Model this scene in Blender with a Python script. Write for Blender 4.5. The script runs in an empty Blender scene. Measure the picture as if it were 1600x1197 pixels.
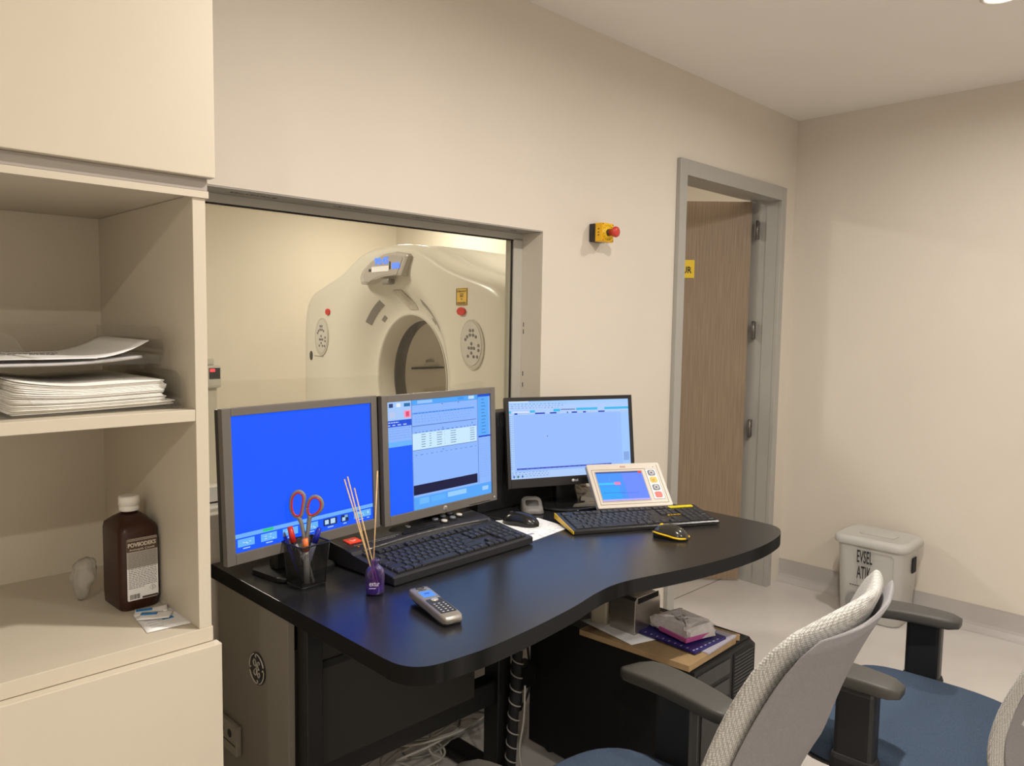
import bpy, bmesh, math, random
from mathutils import Matrix, Vector, Euler
PI = math.pi
sc = bpy.context.scene
R_ = math.radians

# ------------------------------------------------------------------ camera
cam_d = bpy.data.cameras.new('camera')
cam_o = bpy.data.objects.new('camera', cam_d)
sc.collection.objects.link(cam_o)
sc.camera = cam_o
YAW, PITCH, ROLL, FPX = -0.78376, -0.0777, 0.01535, 1195.5
cam_d.sensor_fit = 'HORIZONTAL'
cam_d.sensor_width = 36.0
cam_d.lens = 36.0 * FPX / 1600.0
cam_d.clip_start = 0.02
F = Vector((math.cos(PITCH) * -math.sin(YAW), math.cos(PITCH) * math.cos(YAW), math.sin(PITCH)))
Rv = F.cross(Vector((0, 0, 1))).normalized()
Uv = Rv.cross(F)
c_, s_ = math.cos(ROLL), math.sin(ROLL)
R2 = Rv * c_ + Uv * s_
U2 = Uv * c_ - Rv * s_
cam_o.matrix_world = Matrix(((R2.x, U2.x, -F.x, 0.0), (R2.y, U2.y, -F.y, -1.8269), (R2.z, U2.z, -F.z, 1.3462), (0, 0, 0, 1)))

# ------------------------------------------------------------------ world, exposure, lamps
w = bpy.data.worlds.new('world'); sc.world = w; w.use_nodes = True
w.node_tree.nodes['Background'].inputs[0].default_value = (0.9, 0.85, 0.78, 1)
w.node_tree.nodes['Background'].inputs[1].default_value = 0.05
sc.view_settings.view_transform = 'Standard'
sc.view_settings.look = 'None'
sc.view_settings.exposure = 0.0
sc.view_settings.gamma = 1.0
sc.view_settings.use_curve_mapping = False

def area(name, loc, size, watts, color, rot=(0, 0, 0), spread=PI):
    l = bpy.data.lights.new(name, 'AREA'); l.shape = 'DISK'; l.size = size
    l.energy = watts; l.color = color; l.spread = spread
    o = bpy.data.objects.new(name, l); sc.collection.objects.link(o)
    o.location = loc; o.rotation_euler = rot
    return o
WARM = (1.0, 0.925, 0.83); SCANC = (1.0, 0.95, 0.87)
NEUT = (1.0, 0.955, 0.905)
area('lamp_door', (2.86, -1.13, 2.385), 0.08, 12, NEUT, spread=R_(172))
area('lamp_cabinet', (1.25, -1.35, 2.385), 0.07, 31, WARM, spread=R_(175))
area('lamp_rear', (-1.1, -2.75, 2.385), 0.08, 32, WARM, spread=R_(175))
area('lamp_rear_right', (1.6, -2.75, 2.385), 0.14, 21, NEUT, spread=R_(170))
area('scan_lamp_a', (1.2, 2.5, 2.66), 0.5, 62, SCANC)
area('scan_lamp_b', (4.5, 4.1, 2.66), 0.5, 42, SCANC)
area('scan_lamp_d', (3.6, 0.9, 2.66), 0.4, 22, NEUT)

# ------------------------------------------------------------------ materials
MATS = {}
def srgb(r, g, b):
    f = lambda c: (c / 255) / 12.92 if c / 255 <= 0.04045 else ((c / 255 + 0.055) / 1.055) ** 2.4
    return (f(r), f(g), f(b), 1)
def mat(name, col, rough=0.5, metal=0.0, noise=0.0, nscale=20.0, bump=0.0, bscale=200.0, spec=0.5,
        emit=None, estr=0.0, trans=0.0, alpha=1.0, coat=0.0, ior=1.45, stretch=None):
    if name in MATS: return MATS[name]
    m = bpy.data.materials.new(name); m.use_nodes = True
    nt = m.node_tree; b = nt.nodes['Principled BSDF']
    if len(col) == 3: col = (*col, 1)
    b.inputs['Base Color'].default_value = col
    b.inputs['Roughness'].default_value = rough
    b.inputs['Metallic'].default_value = metal
    b.inputs['Specular IOR Level'].default_value = spec
    b.inputs['Transmission Weight'].default_value = trans
    b.inputs['Alpha'].default_value = alpha
    b.inputs['Coat Weight'].default_value = coat
    b.inputs['IOR'].default_value = ior
    if emit:
        b.inputs['Emission Color'].default_value = emit if len(emit) == 4 else (*emit, 1)
        b.inputs['Emission Strength'].default_value = estr
    tc = None
    if noise or bump:
        tc = nt.nodes.new('ShaderNodeTexCoord')
        mp = nt.nodes.new('ShaderNodeMapping')
        if stretch: mp.inputs['Scale'].default_value = stretch
        nt.links.new(tc.outputs['Object'], mp.inputs[0])
    if noise:
        n = nt.nodes.new('ShaderNodeTexNoise'); n.inputs['Scale'].default_value = nscale
        n.inputs['Detail'].default_value = 4
        nt.links.new(mp.outputs[0], n.inputs['Vector'])
        r = nt.nodes.new('ShaderNodeValToRGB')
        r.color_ramp.elements[0].position = 0.3; r.color_ramp.elements[1].position = 0.7
        r.color_ramp.elements[0].color = tuple(c * (1 - noise) for c in col[:3]) + (1,)
        r.color_ramp.elements[1].color = tuple(min(1, c * (1 + noise)) for c in col[:3]) + (1,)
        nt.links.new(n.outputs[0], r.inputs[0]); nt.links.new(r.outputs[0], b.inputs['Base Color'])
    if bump:
        n = nt.nodes.new('ShaderNodeTexNoise'); n.inputs['Scale'].default_value = bscale
        nt.links.new(mp.outputs[0], n.inputs['Vector'])
        bp = nt.nodes.new('ShaderNodeBump'); bp.inputs['Strength'].default_value = bump
        bp.inputs['Distance'].default_value = 0.002
        nt.links.new(n.outputs[0], bp.inputs['Height']); nt.links.new(bp.outputs[0], b.inputs['Normal'])
    MATS[name] = m
    return m
def emis(name, rgb, s=1.0):
    c = srgb(*rgb)
    if name in MATS: return MATS[name]
    m = bpy.data.materials.new(name); m.use_nodes = True
    nt = m.node_tree; b = nt.nodes['Principled BSDF']
    b.inputs['Base Color'].default_value = (0.01, 0.01, 0.012, 1)
    b.inputs['Roughness'].default_value = 0.5; b.inputs['Specular IOR Level'].default_value = 0.12
    b.inputs['Emission Color'].default_value = c; b.inputs['Emission Strength'].default_value = s
    MATS[name] = m
    return m

wall_m = mat('wall_paint', (0.70, 0.64, 0.555), 0.62, noise=0.015, nscale=3, bump=0.12, bscale=350)
ceil_m = mat('ceiling_paint', (0.90, 0.865, 0.815), 0.8, noise=0.01, nscale=4)
scan_m = mat('scan_wall_paint', (0.72, 0.66, 0.555), 0.6, noise=0.02, nscale=2)
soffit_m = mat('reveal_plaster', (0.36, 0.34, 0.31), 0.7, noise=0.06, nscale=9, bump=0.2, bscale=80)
lam_m = mat('cream_laminate', (0.60, 0.54, 0.435), 0.42, noise=0.01, nscale=5)
black_m = mat('black_plastic', (0.012, 0.012, 0.013), 0.4)
matte_black = mat('matte_black', (0.008, 0.008, 0.009), 0.75)
desk_m = mat('desk_laminate', (0.014, 0.014, 0.015), 0.25, noise=0.2, nscale=150, bump=0.04, bscale=900, spec=0.9)
deskedge_m = mat('desk_edge', (0.008, 0.0078, 0.0075), 0.8, spec=0.15)
steel_black = mat('black_steel', (0.01, 0.01, 0.01), 0.4, metal=0.2)
frame_m = mat('door_frame_paint', (0.42, 0.41, 0.38), 0.28, noise=0.02, nscale=6, metal=0.15)
white_m = mat('white_plastic', (0.75, 0.72, 0.66), 0.35)
gantry_m = mat('gantry_shell', (0.74, 0.70, 0.60), 0.28, noise=0.008, nscale=3)
gantry_g = mat('gantry_grey', (0.25, 0.23, 0.2), 0.35)
gasket_m = mat('black_gasket', (0.01, 0.008, 0.006), 0.6)
paper_m = mat('white_paper', (0.88, 0.875, 0.87), 0.8, noise=0.02, nscale=40)
ink_m = mat('ink', (0.02, 0.02, 0.025), 0.7)
red_m = mat('red_plastic', (0.62, 0.03, 0.02), 0.3)
yel_m = mat('yellow_plastic', (0.85, 0.52, 0.01), 0.3)
chrome_m = mat('brushed_metal', (0.45, 0.42, 0.38), 0.28, metal=0.9, noise=0.1, nscale=60, stretch=(1, 1, 12))

def floor_mat():
    m = mat('vinyl_floor', (0.58, 0.545, 0.515), 0.22, noise=0.03, nscale=6, coat=0.15)
    return m
floor_m = floor_mat()
cove_m = mat('vinyl_cove', (0.47, 0.44, 0.42), 0.3, noise=0.02, nscale=10)

def glass_mat():
    m = bpy.data.materials.new('window_glass'); m.use_nodes = True
    nt = m.node_tree; nt.nodes.clear()
    o = nt.nodes.new('ShaderNodeOutputMaterial'); mx = nt.nodes.new('ShaderNodeMixShader')
    t = nt.nodes.new('ShaderNodeBsdfTransparent'); t.inputs[0].default_value = (0.94, 0.93, 0.88, 1)
    g = nt.nodes.new('ShaderNodeBsdfGlossy'); g.inputs['Roughness'].default_value = 0.01
    f = nt.nodes.new('ShaderNodeLayerWeight'); f.inputs[0].default_value = 0.5
    pw = nt.nodes.new('ShaderNodeMath'); pw.operation = 'POWER'; pw.inputs[1].default_value = 5.0
    ml = nt.nodes.new('ShaderNodeMath'); ml.operation = 'MULTIPLY_ADD'; ml.inputs[1].default_value = 0.95; ml.inputs[2].default_value = 0.045
    nt.links.new(f.outputs['Facing'], pw.inputs[0]); nt.links.new(pw.outputs[0], ml.inputs[0])
    nt.links.new(ml.outputs[0], mx.inputs[0]); nt.links.new(t.outputs[0], mx.inputs[1])
    nt.links.new(g.outputs[0], mx.inputs[2]); nt.links.new(mx.outputs[0], o.inputs[0])
    return m
glass_m = glass_mat()
def clear_mat(name, tint, gl=0.12, rough=0.1, dif=0.0, dcol=(0.7, 0.7, 0.7, 1)):
    m = bpy.data.materials.new(name); m.use_nodes = True
    nt = m.node_tree; nt.nodes.clear()
    o = nt.nodes.new('ShaderNodeOutputMaterial'); mx = nt.nodes.new('ShaderNodeMixShader')
    t = nt.nodes.new('ShaderNodeBsdfTransparent'); t.inputs[0].default_value = tint
    g = nt.nodes.new('ShaderNodeBsdfGlossy'); g.inputs['Roughness'].default_value = rough
    f = nt.nodes.new('ShaderNodeLayerWeight'); f.inputs[0].default_value = gl
    nt.links.new(f.outputs['Facing'], mx.inputs[0]); nt.links.new(t.outputs[0], mx.inputs[1]); nt.links.new(g.outputs[0], mx.inputs[2])
    last = mx
    if dif:
        d = nt.nodes.new('ShaderNodeBsdfDiffuse'); d.inputs[0].default_value = dcol
        m2 = nt.nodes.new('ShaderNodeMixShader'); m2.inputs[0].default_value = dif
        nt.links.new(mx.outputs[0], m2.inputs[1]); nt.links.new(d.outputs[0], m2.inputs[2]); last = m2
    nt.links.new(last.outputs[0], o.inputs[0])
    return m
acrylic_m = clear_mat('smoky_acrylic', (0.97, 0.965, 0.95, 1), 0.10, 0.08, 0.035, (0.5, 0.48, 0.44, 1))
bag_m = clear_mat('plastic_bag', (0.93, 0.93, 0.93, 1), 0.3, 0.2, 0.16, (0.8, 0.78, 0.74, 1))
purple_m = clear_mat('purple_glass', (0.45, 0.28, 0.75, 1), 0.35, 0.03, 0.12, (0.2, 0.08, 0.5, 1))

def mesh_cup_mat():
    m = bpy.data.materials.new('wire_mesh'); m.use_nodes = True
    nt = m.node_tree; b = nt.nodes['Principled BSDF']
    b.inputs['Base Color'].default_value = (0.012, 0.012, 0.012, 1); b.inputs['Roughness'].default_value = 0.35
    tc = nt.nodes.new('ShaderNodeTexCoord'); sp = nt.nodes.new('ShaderNodeSeparateXYZ')
    nt.links.new(tc.outputs['Object'], sp.inputs[0])
    def op(k, a, bb=None):
        n = nt.nodes.new('ShaderNodeMath'); n.operation = k
        for i, v in enumerate((a, bb)):
            if v is None: continue
            if isinstance(v, (int, float)): n.inputs[i].default_value = v
            else: nt.links.new(v, n.inputs[i])
        return n.outputs[0]
    h = op('ADD', sp.outputs[0], sp.outputs[1])
    h = op('ADD', h, op('MULTIPLY', sp.outputs[2], 0.0))
    p = op('ABSOLUTE', op('SINE', op('MULTIPLY', op('ADD', h, sp.outputs[2]), 1050.0)))
    q = op('ABSOLUTE', op('SINE', op('MULTIPLY', op('SUBTRACT', h, sp.outputs[2]), 1050.0)))
    hole = op('MULTIPLY', op('GREATER_THAN', p, 0.55), op('GREATER_THAN', q, 0.55))
    nt.links.new(op('SUBTRACT', 1.0, hole), b.inputs['Alpha'])
    return m
meshcup_m = mesh_cup_mat()

def knit_mat(name, col, dark):
    m = bpy.data.materials.new(name); m.use_nodes = True
    nt = m.node_tree; b = nt.nodes['Principled BSDF']; b.inputs['Roughness'].default_value = 0.85
    b.inputs['Specular IOR Level'].default_value = 0.2
    tc = nt.nodes.new('ShaderNodeTexCoord'); sp = nt.nodes.new('ShaderNodeSeparateXYZ')
    nt.links.new(tc.outputs['Object'], sp.inputs[0])
    v = nt.nodes.new('ShaderNodeTexVoronoi'); v.inputs['Scale'].default_value = 300
    v.inputs['Randomness'].default_value = 0.25
    nt.links.new(tc.outputs['Object'], v.inputs['Vector'])
    r = nt.nodes.new('ShaderNodeValToRGB')
    r.color_ramp.elements[0].position = 0.25; r.color_ramp.elements[0].color = (*col, 1)
    r.color_ramp.elements[1].position = 0.62; r.color_ramp.elements[1].color = (*dark, 1)
    nt.links.new(v.outputs['Distance'], r.inputs[0]); nt.links.new(r.outputs[0], b.inputs['Base Color'])
    bp = nt.nodes.new('ShaderNodeBump'); bp.inputs['Strength'].default_value = 0.6; bp.invert = True
    bp.inputs['Distance'].default_value = 0.002
    nt.links.new(v.outputs['Distance'], bp.inputs['Height']); nt.links.new(bp.outputs[0], b.inputs['Normal'])
    return m
knit_m = knit_mat('white_knit', (0.60, 0.59, 0.56), (0.33, 0.32, 0.30))
backpanel_m = mat('grey_back_fabric', (0.235, 0.225, 0.23), 0.8, noise=0.08, nscale=300, bump=0.2, bscale=900, spec=0.2)
seat_m = mat('blue_upholstery', (0.055, 0.08, 0.125), 0.9, noise=0.25, nscale=500, bump=0.3, bscale=900, spec=0.15)
pad_m = mat('grey_arm_pad', (0.055, 0.052, 0.046), 0.5)

def wood_mat():
    m = bpy.data.materials.new('oak_veneer'); m.use_nodes = True
    nt = m.node_tree; b = nt.nodes['Principled BSDF']; b.inputs['Roughness'].default_value = 0.5
    tc = nt.nodes.new('ShaderNodeTexCoord'); mp = nt.nodes.new('ShaderNodeMapping')
    mp.inputs['Scale'].default_value = (60, 60, 1.6)
    nt.links.new(tc.outputs['Object'], mp.inputs[0])
    n = nt.nodes.new('ShaderNodeTexNoise'); n.inputs['Scale'].default_value = 3.0; n.inputs['Detail'].default_value = 6
    nt.links.new(mp.outputs[0], n.inputs['Vector'])
    r = nt.nodes.new('ShaderNodeValToRGB')
    r.color_ramp.elements[0].position = 0.3; r.color_ramp.elements[0].color = (0.225, 0.158, 0.10, 1)
    r.color_ramp.elements[1].position = 0.7; r.color_ramp.elements[1].color = (0.32, 0.235, 0.155, 1)
    nt.links.new(n.outputs[0], r.inputs[0]); nt.links.new(r.outputs[0], b.inputs['Base Color'])
    return m
wood_m = wood_mat()

# ------------------------------------------------------------------ mesh builder
class MB:
    def __init__(self):
        self.bm = bmesh.new(); self.M = Matrix.Identity(4); self.mi = 0; self.sm = False
    def _take(self, t, M=None, smooth=None):
        mm = self.M @ (M or Matrix.Identity(4))
        vs = {}
        for v in t.verts: vs[v] = self.bm.verts.new(mm @ v.co)
        for f in t.faces:
            try:
                nf = self.bm.faces.new([vs[v] for v in f.verts])
            except ValueError:
                continue
            nf.material_index = self.mi
            nf.smooth = self.sm if smooth is None else smooth
        t.free()
        return self
    def box(self, x0, y0, z0, x1, y1, z1, r=0, seg=2, M=None, smooth=None):
        t = bmesh.new(); bmesh.ops.create_cube(t, size=1)
        for v in t.verts:
            v.co = Vector(((x0 + x1) / 2 + v.co.x * (x1 - x0), (y0 + y1) / 2 + v.co.y * (y1 - y0), (z0 + z1) / 2 + v.co.z * (z1 - z0)))
        if r:
            bmesh.ops.bevel(t, geom=t.edges[:], offset=r, segments=seg, affect='EDGES', profile=0.5)
        return self._take(t, M, smooth)
    def prism(self, poly, z0, z1, M=None, smooth=None, bevel=0):
        t = bmesh.new()
        lo = [t.verts.new((x, y, z0)) for x, y in poly]; hi = [t.verts.new((x, y, z1)) for x, y in poly]
        n = len(poly)
        t.faces.new(list(reversed(lo))); top = t.faces.new(hi)
        for i in range(n): t.faces.new((lo[i], lo[(i + 1) % n], hi[(i + 1) % n], hi[i]))
        if bevel:
            ed = [e for e in t.edges if abs(e.verts[0].co.z - e.verts[1].co.z) < 1e-7]
            bmesh.ops.bevel(t, geom=ed, offset=bevel, segments=2, affect='EDGES', profile=0.5)
        return self._take(t, M, smooth)
    def loft(self, rings, cap=True, closed=True, M=None, smooth=True):
        t = bmesh.new(); R = [[t.verts.new(p) for p in r] for r in rings]; n = len(rings[0])
        for a, b in zip(R, R[1:]):
            for i in range(n if closed else n - 1):
                j = (i + 1) % n
                t.faces.new((a[i], a[j], b[j], b[i]))
        if cap:
            t.faces.new(list(reversed(R[0]))); t.faces.new(R[-1])
        return self._take(t, M, smooth)
    def lathe(self, prof, n=24, M=None, smooth=True, cap=True):
        return self.loft([[(r * math.cos(2 * PI * i / n), r * math.sin(2 * PI * i / n), z) for i in range(n)] for r, z in prof], cap, True, M, smooth)
    def cyl(self, p0, p1, r0, r1=None, n=16, M=None, smooth=True):
        return self.tube([p0, p1], r0, n, M, smooth, r1)
    def tube(self, path, r, n=8, M=None, smooth=True, r1=None, flat=1.0):
        P = [Vector(p) for p in path]; rings = []
        up = None
        for i, p in enumerate(P):
            d = (P[min(i + 1, len(P) - 1)] - P[max(i - 1, 0)]).normalized()
            if up is None:
                up = Vector((0, 0, 1)) if abs(d.z) < 0.9 else Vector((1, 0, 0))
            a = d.cross(up)
            if a.length < 1e-4: a = d.orthogonal()
            a.normalize(); b = a.cross(d).normalized(); up = b
            rr = r if r1 is None else r + (r1 - r) * i / (len(P) - 1)
            rings.append([p + a * rr * math.cos(2 * PI * k / n) + b * rr * flat * math.sin(2 * PI * k / n) for k in range(n)])
        return self.loft(rings, True, True, M, smooth)
    def ell(self, c, s, n=16, m=10, M=None, jitter=0, rnd=None):
        t = bmesh.new(); bmesh.ops.create_uvsphere(t, u_segments=n, v_segments=m, radius=1)
        for v in t.verts:
            k = 1 + (rnd.uniform(-jitter, jitter) if rnd else 0)
            v.co = Vector((c[0] + v.co.x * s[0] * k, c[1] + v.co.y * s[1] * k, c[2] + v.co.z * s[2] * k))
        return self._take(t, M, True)
    def quad(self, a, b, c, d):
        t = bmesh.new(); t.faces.new([t.verts.new(p) for p in (a, b, c, d)])
        return self._take(t, None, False)
    def sheet(self, fn, nu, nv, th=0.0, smooth=True, M=None):
        t = bmesh.new()
        A = [[t.verts.new(fn(i / nu, j / nv)) for j in range(nv + 1)] for i in range(nu + 1)]
        for i in range(nu):
            for j in range(nv): t.faces.new((A[i][j], A[i + 1][j], A[i + 1][j + 1], A[i][j + 1]))
        if th:
            bmesh.ops.recalc_face_normals(t, faces=t.faces[:])
            bmesh.ops.solidify(t, geom=t.faces[:], thickness=th)
        return self._take(t, M, smooth)
    def text(self, s, x, y, w, h, M=None, depth=0.0006, bold=0.0):
        cu = bpy.data.curves.new('t', 'FONT'); cu.body = s; cu.extrude = 0.02; cu.offset = bold
        cu.resolution_u = 3
        o = bpy.data.objects.new('t', cu); sc.collection.objects.link(o)
        bpy.context.view_layer.update()
        me = bpy.data.meshes.new_from_object(o.evaluated_get(bpy.context.evaluated_depsgraph_get()))
        bpy.data.objects.remove(o); bpy.data.curves.remove(cu)
        xs = [v.co.x for v in me.vertices]; ys = [v.co.y for v in me.vertices]
        if xs:
            x0, x1, y0, y1 = min(xs), max(xs), min(ys), max(ys)
            for v in me.vertices:
                v.co = Vector((x + (v.co.x - x0) / max(x1 - x0, 1e-6) * w, y + (v.co.y - y0) / max(y1 - y0, 1e-6) * h, depth if v.co.z > 0 else 0))
            t = bmesh.new(); t.from_mesh(me); self._take(t, M, False)
        bpy.data.meshes.remove(me)
        return self
    def build(self, name, mats, parent=None, recalc=True):
        if recalc: bmesh.ops.recalc_face_normals(self.bm, faces=self.bm.faces[:])
        me = bpy.data.meshes.new(name); self.bm.to_mesh(me); self.bm.free()
        for m in (mats if isinstance(mats, (list, tuple)) else [mats]): me.materials.append(m)
        o = bpy.data.objects.new(name, me); sc.collection.objects.link(o)
        if parent is not None: o.parent = parent
        return o
def tag(o, label, cat, group=None, kind=None):
    if label: o['label'] = label
    if cat: o['category'] = cat
    if group: o['group'] = group
    if kind: o['kind'] = kind
    return o
def thing(name, label, cat, loc=(0, 0, 0), rz=0.0, group=None, rot=None):
    o = bpy.data.objects.new(name, None); sc.collection.objects.link(o)
    o.empty_display_size = 0.05; o.location = loc
    o.rotation_euler = rot if rot else (0, 0, rz)
    return tag(o, label, cat, group)
def struct(o): o['kind'] = 'structure'; return o
def TR(x, y, z, rz=0, rx=0, ry=0): return Matrix.Translation((x, y, z)) @ Euler((rx, ry, rz)).to_matrix().to_4x4()
UP = Matrix(((1, 0, 0, 0), (0, 0, -1, 0), (0, 1, 0, 0), (0, 0, 0, 1)))   # local (x,y,z) -> (x,-z,y): facing -Y
def rrect(w, d, r, n=4, cx=0, cy=0):
    pts = []
    for sx, sy, a0 in ((1, -1, -PI / 2), (1, 1, 0), (-1, 1, PI / 2), (-1, -1, PI)):
        for i in range(n + 1):
            a = a0 + PI / 2 * i / n
            pts.append((cx + sx * (w / 2 - r) + r * math.cos(a), cy + sy * (d / 2 - r) + r * math.sin(a)))
    return pts
def smooth_path(P, k=6, closed=False):
    P = [Vector(p) for p in P]; out = []; n = len(P)
    for i in range(n if closed else n - 1):
        g = (lambda j: P[j % n]) if closed else (lambda j: P[max(0, min(n - 1, j))])
        p0, p1, p2, p3 = g(i - 1), g(i), g(i + 1), g(i + 2)
        for s in range(k):
            t = s / k
            out.append(0.5 * ((2 * p1) + (p2 - p0) * t + (2 * p0 - 5 * p1 + 4 * p2 - p3) * t * t + (3 * p1 - p0 - 3 * p2 + p3) * t ** 3))
    out.append(P[0] if closed else P[-1])
    return out

XR, HC = 3.869, 2.406
ZD = 0.745          # desk top
# ================================================================== SETTING
def slab_with_holes(mb, x0, x1, z0, z1, y0, y1, holes):
    xs = sorted({x0, x1, *[h[0] for h in holes], *[h[1] for h in holes]})
    zs = sorted({z0, z1, *[h[2] for h in holes], *[h[3] for h in holes]})
    for a, b in zip(xs, xs[1:]):
        for c, d in zip(zs, zs[1:]):
            mx, mz = (a + b) / 2, (c + d) / 2
            if any(h[0] < mx < h[1] and h[2] < mz < h[3] for h in holes): continue
            mb.box(a, y0, c, b, y1, d)
WX0, WX1, WZ0, WZ1 = 0.30, 1.961, 0.83, 1.666
b = MB(); slab_with_holes(b, -2.0, XR + 0.1, 0, 2.75, 0, 0.14, [(WX0, WX1, WZ0, WZ1), (2.79, 3.72, 0, 2.02)])
bmesh.ops.remove_doubles(b.bm, verts=b.bm.verts[:], dist=1e-5)
struct(b.build('wall_back', wall_m, recalc=False))
b = MB(); b.box(XR, -3.9, 0, XR + 0.1, 0, HC + 0.1); struct(b.build('wall_right', wall_m))
b = MB(); b.box(-2.1, -3.9, 0, -2.0, 0.14, HC + 0.1); struct(b.build('wall_left', mat('bounce_white', (0.84, 0.80, 0.74), 0.7)))  # unseen left and front walls coloured paler than wall_m to bounce more light
b = MB(); b.box(-2.1, -4.0, 0, XR + 0.1, -3.9, HC + 0.1); struct(b.build('wall_front', MATS['bounce_white']))
b = MB(); b.box(-2.1, -4.0, HC, XR + 0.1, -0.0005, HC + 0.1); struct(b.build('ceiling', ceil_m))
b = MB(); b.box(-2.1, -4.0, -0.1, 5.4, 5.5, 0)
b.mi = 1
b.box(2.70, 0.205, -0.0002, 3.95, 0.208, 0.0006); b.box(3.05, 0.10, -0.0002, 3.053, 0.21, 0.0006)
struct(b.build('floor', [floor_m, ink_m]))
# scan room shell
b = MB(); b.box(-2.1, 5.4, 0, 5.4, 5.5, 2.8); struct(b.build('wall_scan_far', scan_m))
b = MB(); b.box(-2.1, 0.1405, 0, -2.0, 5.4, 2.8); struct(b.build('wall_scan_left', scan_m))
b = MB(); b.box(5.3, 0.1405, 0, 5.4, 5.4, 2.8); struct(b.build('wall_scan_right', scan_m))
b = MB(); b.box(XR + 0.1, 0.04, 0, 5.4, 0.1405, 2.8); struct(b.build('wall_scan_near', scan_m))
b = MB(); b.box(-2.0, 0.1405, 2.7, 5.3, 5.4, 2.8); struct(b.build('ceiling_scan_room', scan_m))

# vinyl cove skirting
def cove(name, L, M):
    prof = [(0.045, 0.0), (0.045, 0.001), (0.030, 0.004), (0.018, 0.011), (0.009, 0.022), (0.004, 0.036), (0.003, 0.05), (0.003, 0.1134), (0, 0.1134), (0, 0)]
    b = MB(); rings = [[(p[0], y, p[1]) for p in prof] for y in (0, L)]
    b.loft(rings, True, True, M, False)
    b.mi = 1; b.box(0.0, 0, 0.1125, 0.004, L, 0.1155, M=M)
    struct(b.build(name, [cove_m, mat('cove_cap', (0.5, 0.46, 0.4), 0.3)]))
cove('baseboard_right', 3.88, TR(XR - 0.0002, 0, 0, PI))
cove('baseboard_back', XR - 3.738, TR(XR, -0.0002, 0, PI / 2 + PI, 0, 0) @ Matrix.Scale(1, 4))
cove('baseboard_window', 2.7727 + 2.0, TR(2.772, -0.0002, 0, -PI / 2) @ TR(0, -4.77 + 0.0, 0))

# door: frame, leaf, hinges
d1 = thing('door_1', None, None); struct(d1)
b = MB()
X0, X1, HF = 2.7727, 3.7374, 2.045
IX0, IX1, IH = 2.827, 3.689, 1.98
b.box(X0, -0.02, 0, IX0, 0.0, HF, r=0.002); b.box(IX1, -0.02, 0, X1, 0.0, HF, r=0.002); b.box(IX0, -0.02, IH, IX1, 0.0, HF, r=0.001)
b.box(2.79, 0.0, 0, IX0, 0.06, IH + 0.04); b.box(IX1, 0.0, 0, 3.72, 0.06, IH + 0.04); b.box(IX0, 0.0, IH, IX1, 0.06, IH + 0.04)
b.box(2.79, 0.06, 0, IX0 - 0.012, 0.155, IH + 0.04); b.box(IX1 + 0.006, 0.06, 0, 3.72, 0.155, IH + 0.04); b.box(IX0 - 0.012, 0.06, IH + 0.012, IX1 + 0.006, 0.155, IH + 0.04)
b.build('door_frame', frame_m, d1)
leaf = MB(); leaf.box(0, -0.04, 0.01, 0.86, 0, 1.985, r=0.0015)
lf = leaf.build('door_leaf', wood_m, d1)
lf.location = (3.665, 0.128, 0); lf.rotation_euler = (0, 0, PI - R_(46.7))
hm = mat('hinge_steel', (0.22, 0.2, 0.18), 0.35, metal=0.8)
for z in (0.82, 1.33, 1.84):
    b = MB(); b.box(3.680, 0.098, z - 0.045, 3.694, 0.102, z + 0.045)
    b.box(3.652, 0.1005, z - 0.045, 3.684, 0.104, z + 0.045)
    b.cyl((3.668, 0.099, z - 0.048), (3.668, 0.099, z + 0.048), 0.0065, n=10)
    for k in (-0.03, 0.0, 0.03): b.cyl((3.684, 0.0985, z + k), (3.684, 0.0955, z + k), 0.004, n=8)
    b.build('hinge', hm, d1)
# sign on the leaf
sg = thing('warning_sign', 'small yellow sign with black letters on the open oak door', 'sign', (3.665, 0.128, 0), PI - R_(46.7) + PI)
b = MB(); b.box(-0.50, -0.0035, 1.594, -0.285, -0.0003, 1.686); b.build('sign_plate', mat('sign_yellow', (0.85, 0.6, 0.02), 0.4), sg)
b = MB(); b.text('DUR', -0.372, 1.618, 0.073, 0.034, UP @ Matrix.Translation((0, 0, 0.0036)), bold=0.02); b.build('lettering', ink_m, sg)

# window: frame, gasket, pane
w1 = thing('window_1', None, None); struct(w1)
b = MB()
fy0, fy1, fw = 0.098, 0.139, 0.043
b.box(WX1 - fw, fy0, WZ0 + 0.035, WX1, fy1, WZ1 - 0.022, r=0.001)
b.box(WX0, fy0, WZ0 + 0.035, WX0 + fw, fy1, WZ1 - 0.022, r=0.001)
b.box(WX0, fy0, WZ1 - 0.026, WX1, fy1, WZ1, r=0.001)
b.box(WX0, fy0, WZ0 + 0.005, WX1, fy1, WZ0 + 0.082, r=0.001)
b.mi = 1
g = 0.006
b.box(WX1 - fw - 0.003, fy0 + 0.006, WZ0 + 0.082, WX1 - fw, fy0 + 0.013, WZ1 - 0.026)
b.box(WX0, fy0 + 0.002, WZ1 - 0.030, WX1 - fw, fy0 + 0.012, WZ1 - 0.0265)
b.box(WX0, fy0 - 0.001, WZ0 + 0.040, WX1, fy0, WZ0 + 0.044)
b.build('window_frame', [mat('window_steel', (0.52, 0.50, 0.44), 0.35), gasket_m], w1)
b = MB(); b.box(WX0 + 0.02, 0.118, WZ0 + 0.07, WX1 - 0.02, 0.124, WZ1 - 0.02); b.build('window_pane', glass_m, w1)
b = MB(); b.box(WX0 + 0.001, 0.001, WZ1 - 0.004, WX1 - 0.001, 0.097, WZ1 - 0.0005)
b.mi = 1; rn = random.Random(4)
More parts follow.
